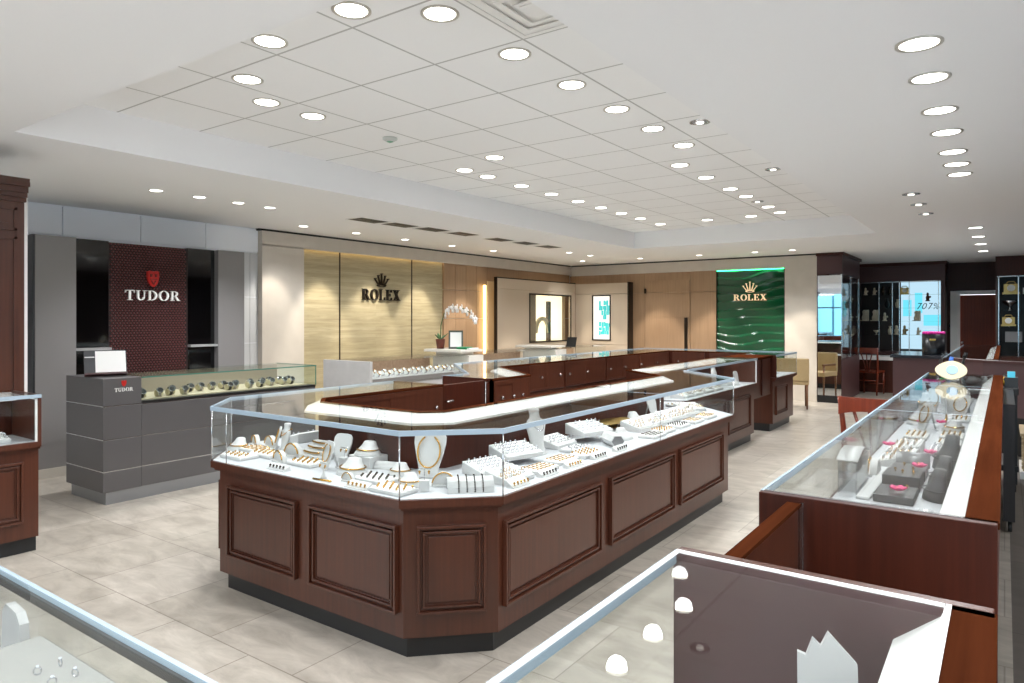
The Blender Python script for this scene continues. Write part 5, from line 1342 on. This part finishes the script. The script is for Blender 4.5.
for k, y in enumerate([7.475,8.184,8.966]): downlight('gimbal',-.716,y,ZL,f'dark adjustable lamp {ordn[k]} in the right ceiling trio','dark adjustable lamps in the ceiling')
for k, y in enumerate([10.72,11.91,13.12,14.51]): downlight('big',-.304,y,ZL,f'downlight {ordn[k]} in the distant ceiling row before the dark far wall',G2,L_FAR)
G3 = 'small downlights in the left ceiling strip'
for k, y in enumerate([3.263,3.68,4.095,4.463]): downlight('small',-6.32,y,ZL,f'small downlight {ordn[k]} in the ceiling row before the graphite wall',G3,L_SM)
for k, y in enumerate([5.604,6.48,7.43,8.5]): downlight('small',-7.24,y,ZL,f'small wall washing downlight {ordn[k]} above the stone wall',G3,L_WASH if k else L_WASH2,(R(-4),R(-9) if k == 99 else R(23),0))
for k, (x, y) in enumerate([(-7.2,9.55),(-6.295,10.58),(-6.264,11.3),(-7.0,12.3)]): downlight('small',x,y,ZL,f'small downlight {ordn[k]} in the far left ceiling near the beige boxes',G3,L_WASH,(0,R(18),0) if k in (0,1) else (R(10),0,0))
for k, x in enumerate([-5.787,-4.6,-3.588,-2.96]): downlight('small',x,12.42,ZL,f"small downlight {('leftmost','second','third','rightmost')[k]} in the ceiling row before the back wall",G3,L_WASH,(R(18),0,0))
# unseen downlights added behind and beside the camera to light the room
k = 0
for x in (-6.4,-4.6,-2.8,-1.0): 
    for y in (-1.6,.2): k += 1; downlight('big',x,y,ZL,'unseen downlight added in the ceiling behind the camera','unseen downlight added in the ceiling behind the camera',L_BIG)
for y in (-.4,.9,2.2): downlight('big',-.297,y,ZL,'unseen downlight added in the ceiling above the nearest showcase','unseen downlight added in the ceiling above the nearest showcase',L_BIG)
for y in (1.5,4.0,6.5,9.0,12.0): downlight('big',1.6,y,ZL,'unseen downlight added in the ceiling beyond the right edge','unseen downlight added in the ceiling beyond the right edge',L_BIG)
# dark recessed multi lamp slots
for k, (x, y) in enumerate([(-6.18,5.72),(-6.16,6.235),(-6.12,6.79),(-6.10,7.394),(-6.10,8.24),(-6.05,8.87),(-6.05,9.52)]):
    t = thing('slot_lamp', f"dark rectangular recessed lamp slot {('nearest','second','third','fourth','fifth','sixth','farthest')[k]} in the row above the stone counters", 'ceiling light', (x,y,ZL), 'dark lamp slots in the left ceiling')
    MB().box(x-.13,y-.22,ZL-.004,x+.13,y+.22,ZL-.0005).build('slot', BLACK, t)
    m = MB(); m.box(x-.14,y-.23,ZL-.006,x-.13,y+.23,ZL).box(x+.13,y-.23,ZL-.006,x+.14,y+.23,ZL).box(x-.13,y-.23,ZL-.006,x+.13,y-.215,ZL).box(x-.13,y+.215,ZL-.006,x+.13,y+.23,ZL); m.build('frame', WHITE, t)
    for q in (-.14,0,.14): MB(Matrix.Translation((x,y+q,ZL-.004))).lathe([(.05,-.001),(.04,-.004)],14).build('lamp_ring', plain('dark_lamp',(46,46,48),.3), t)
df = thing('air_diffuser','square white air diffuser with stepped cones in the ceiling at the top','air vent',(-1.72,2.63,ZH))
for k in range(4):
    a = .285 - .065*k; z = ZH - .004 - .007*k; cx, cy = -1.728, 2.643
    m = MB(); w = .028
    m.box(cx-a,cy-a,z-.004,cx+a,cy-a+w,z).box(cx-a,cy+a-w,z-.004,cx+a,cy+a,z).box(cx-a,cy-a+w,z-.004,cx-a+w,cy+a-w,z).box(cx+a-w,cy-a+w,z-.004,cx+a,cy+a-w,z)
    m.build('cone', WHITE, df)
MB().box(-1.724-.07,2.643-.07,ZH-.034,-1.724+.07,2.643+.07,ZH-.03).build('centre_plate', WHITE, df)
MB().box(-1.728-.285,2.643-.285,ZH-.003,-1.728+.285,2.643+.285,ZH-.001).build('core_plate', WHITE, df)

# ------------------------------------------------------------------ camera, world, view
cam = bpy.data.cameras.new('camera'); co = bpy.data.objects.new('camera', cam); COL.objects.link(co)
co.location = (0,0,1.5); co.rotation_euler = (R(90),0,.619)
cam.sensor_width = 36; cam.lens = 691.4/1024*36; cam.shift_y = -(341.5-318.6)/1024; cam.clip_start = .02; cam.clip_end = 100
scene.camera = co
w = bpy.data.worlds.new('world'); scene.world = w; w.use_nodes = True
bg = w.node_tree.nodes['Background']; bg.inputs['Color'].default_value = (.9,.955,1,1); bg.inputs['Strength'].default_value = W_STR
scene.view_settings.view_transform = 'Standard'; scene.view_settings.look = 'None'; scene.view_settings.gamma = 1
scene.view_settings.use_curve_mapping = False; scene.view_settings.exposure = EXPO
scene.cycles.transparent_max_bounces = 32; scene.cycles.max_bounces = 12; scene.cycles.diffuse_bounces = 6
scene.cycles.sample_clamp_indirect = 6
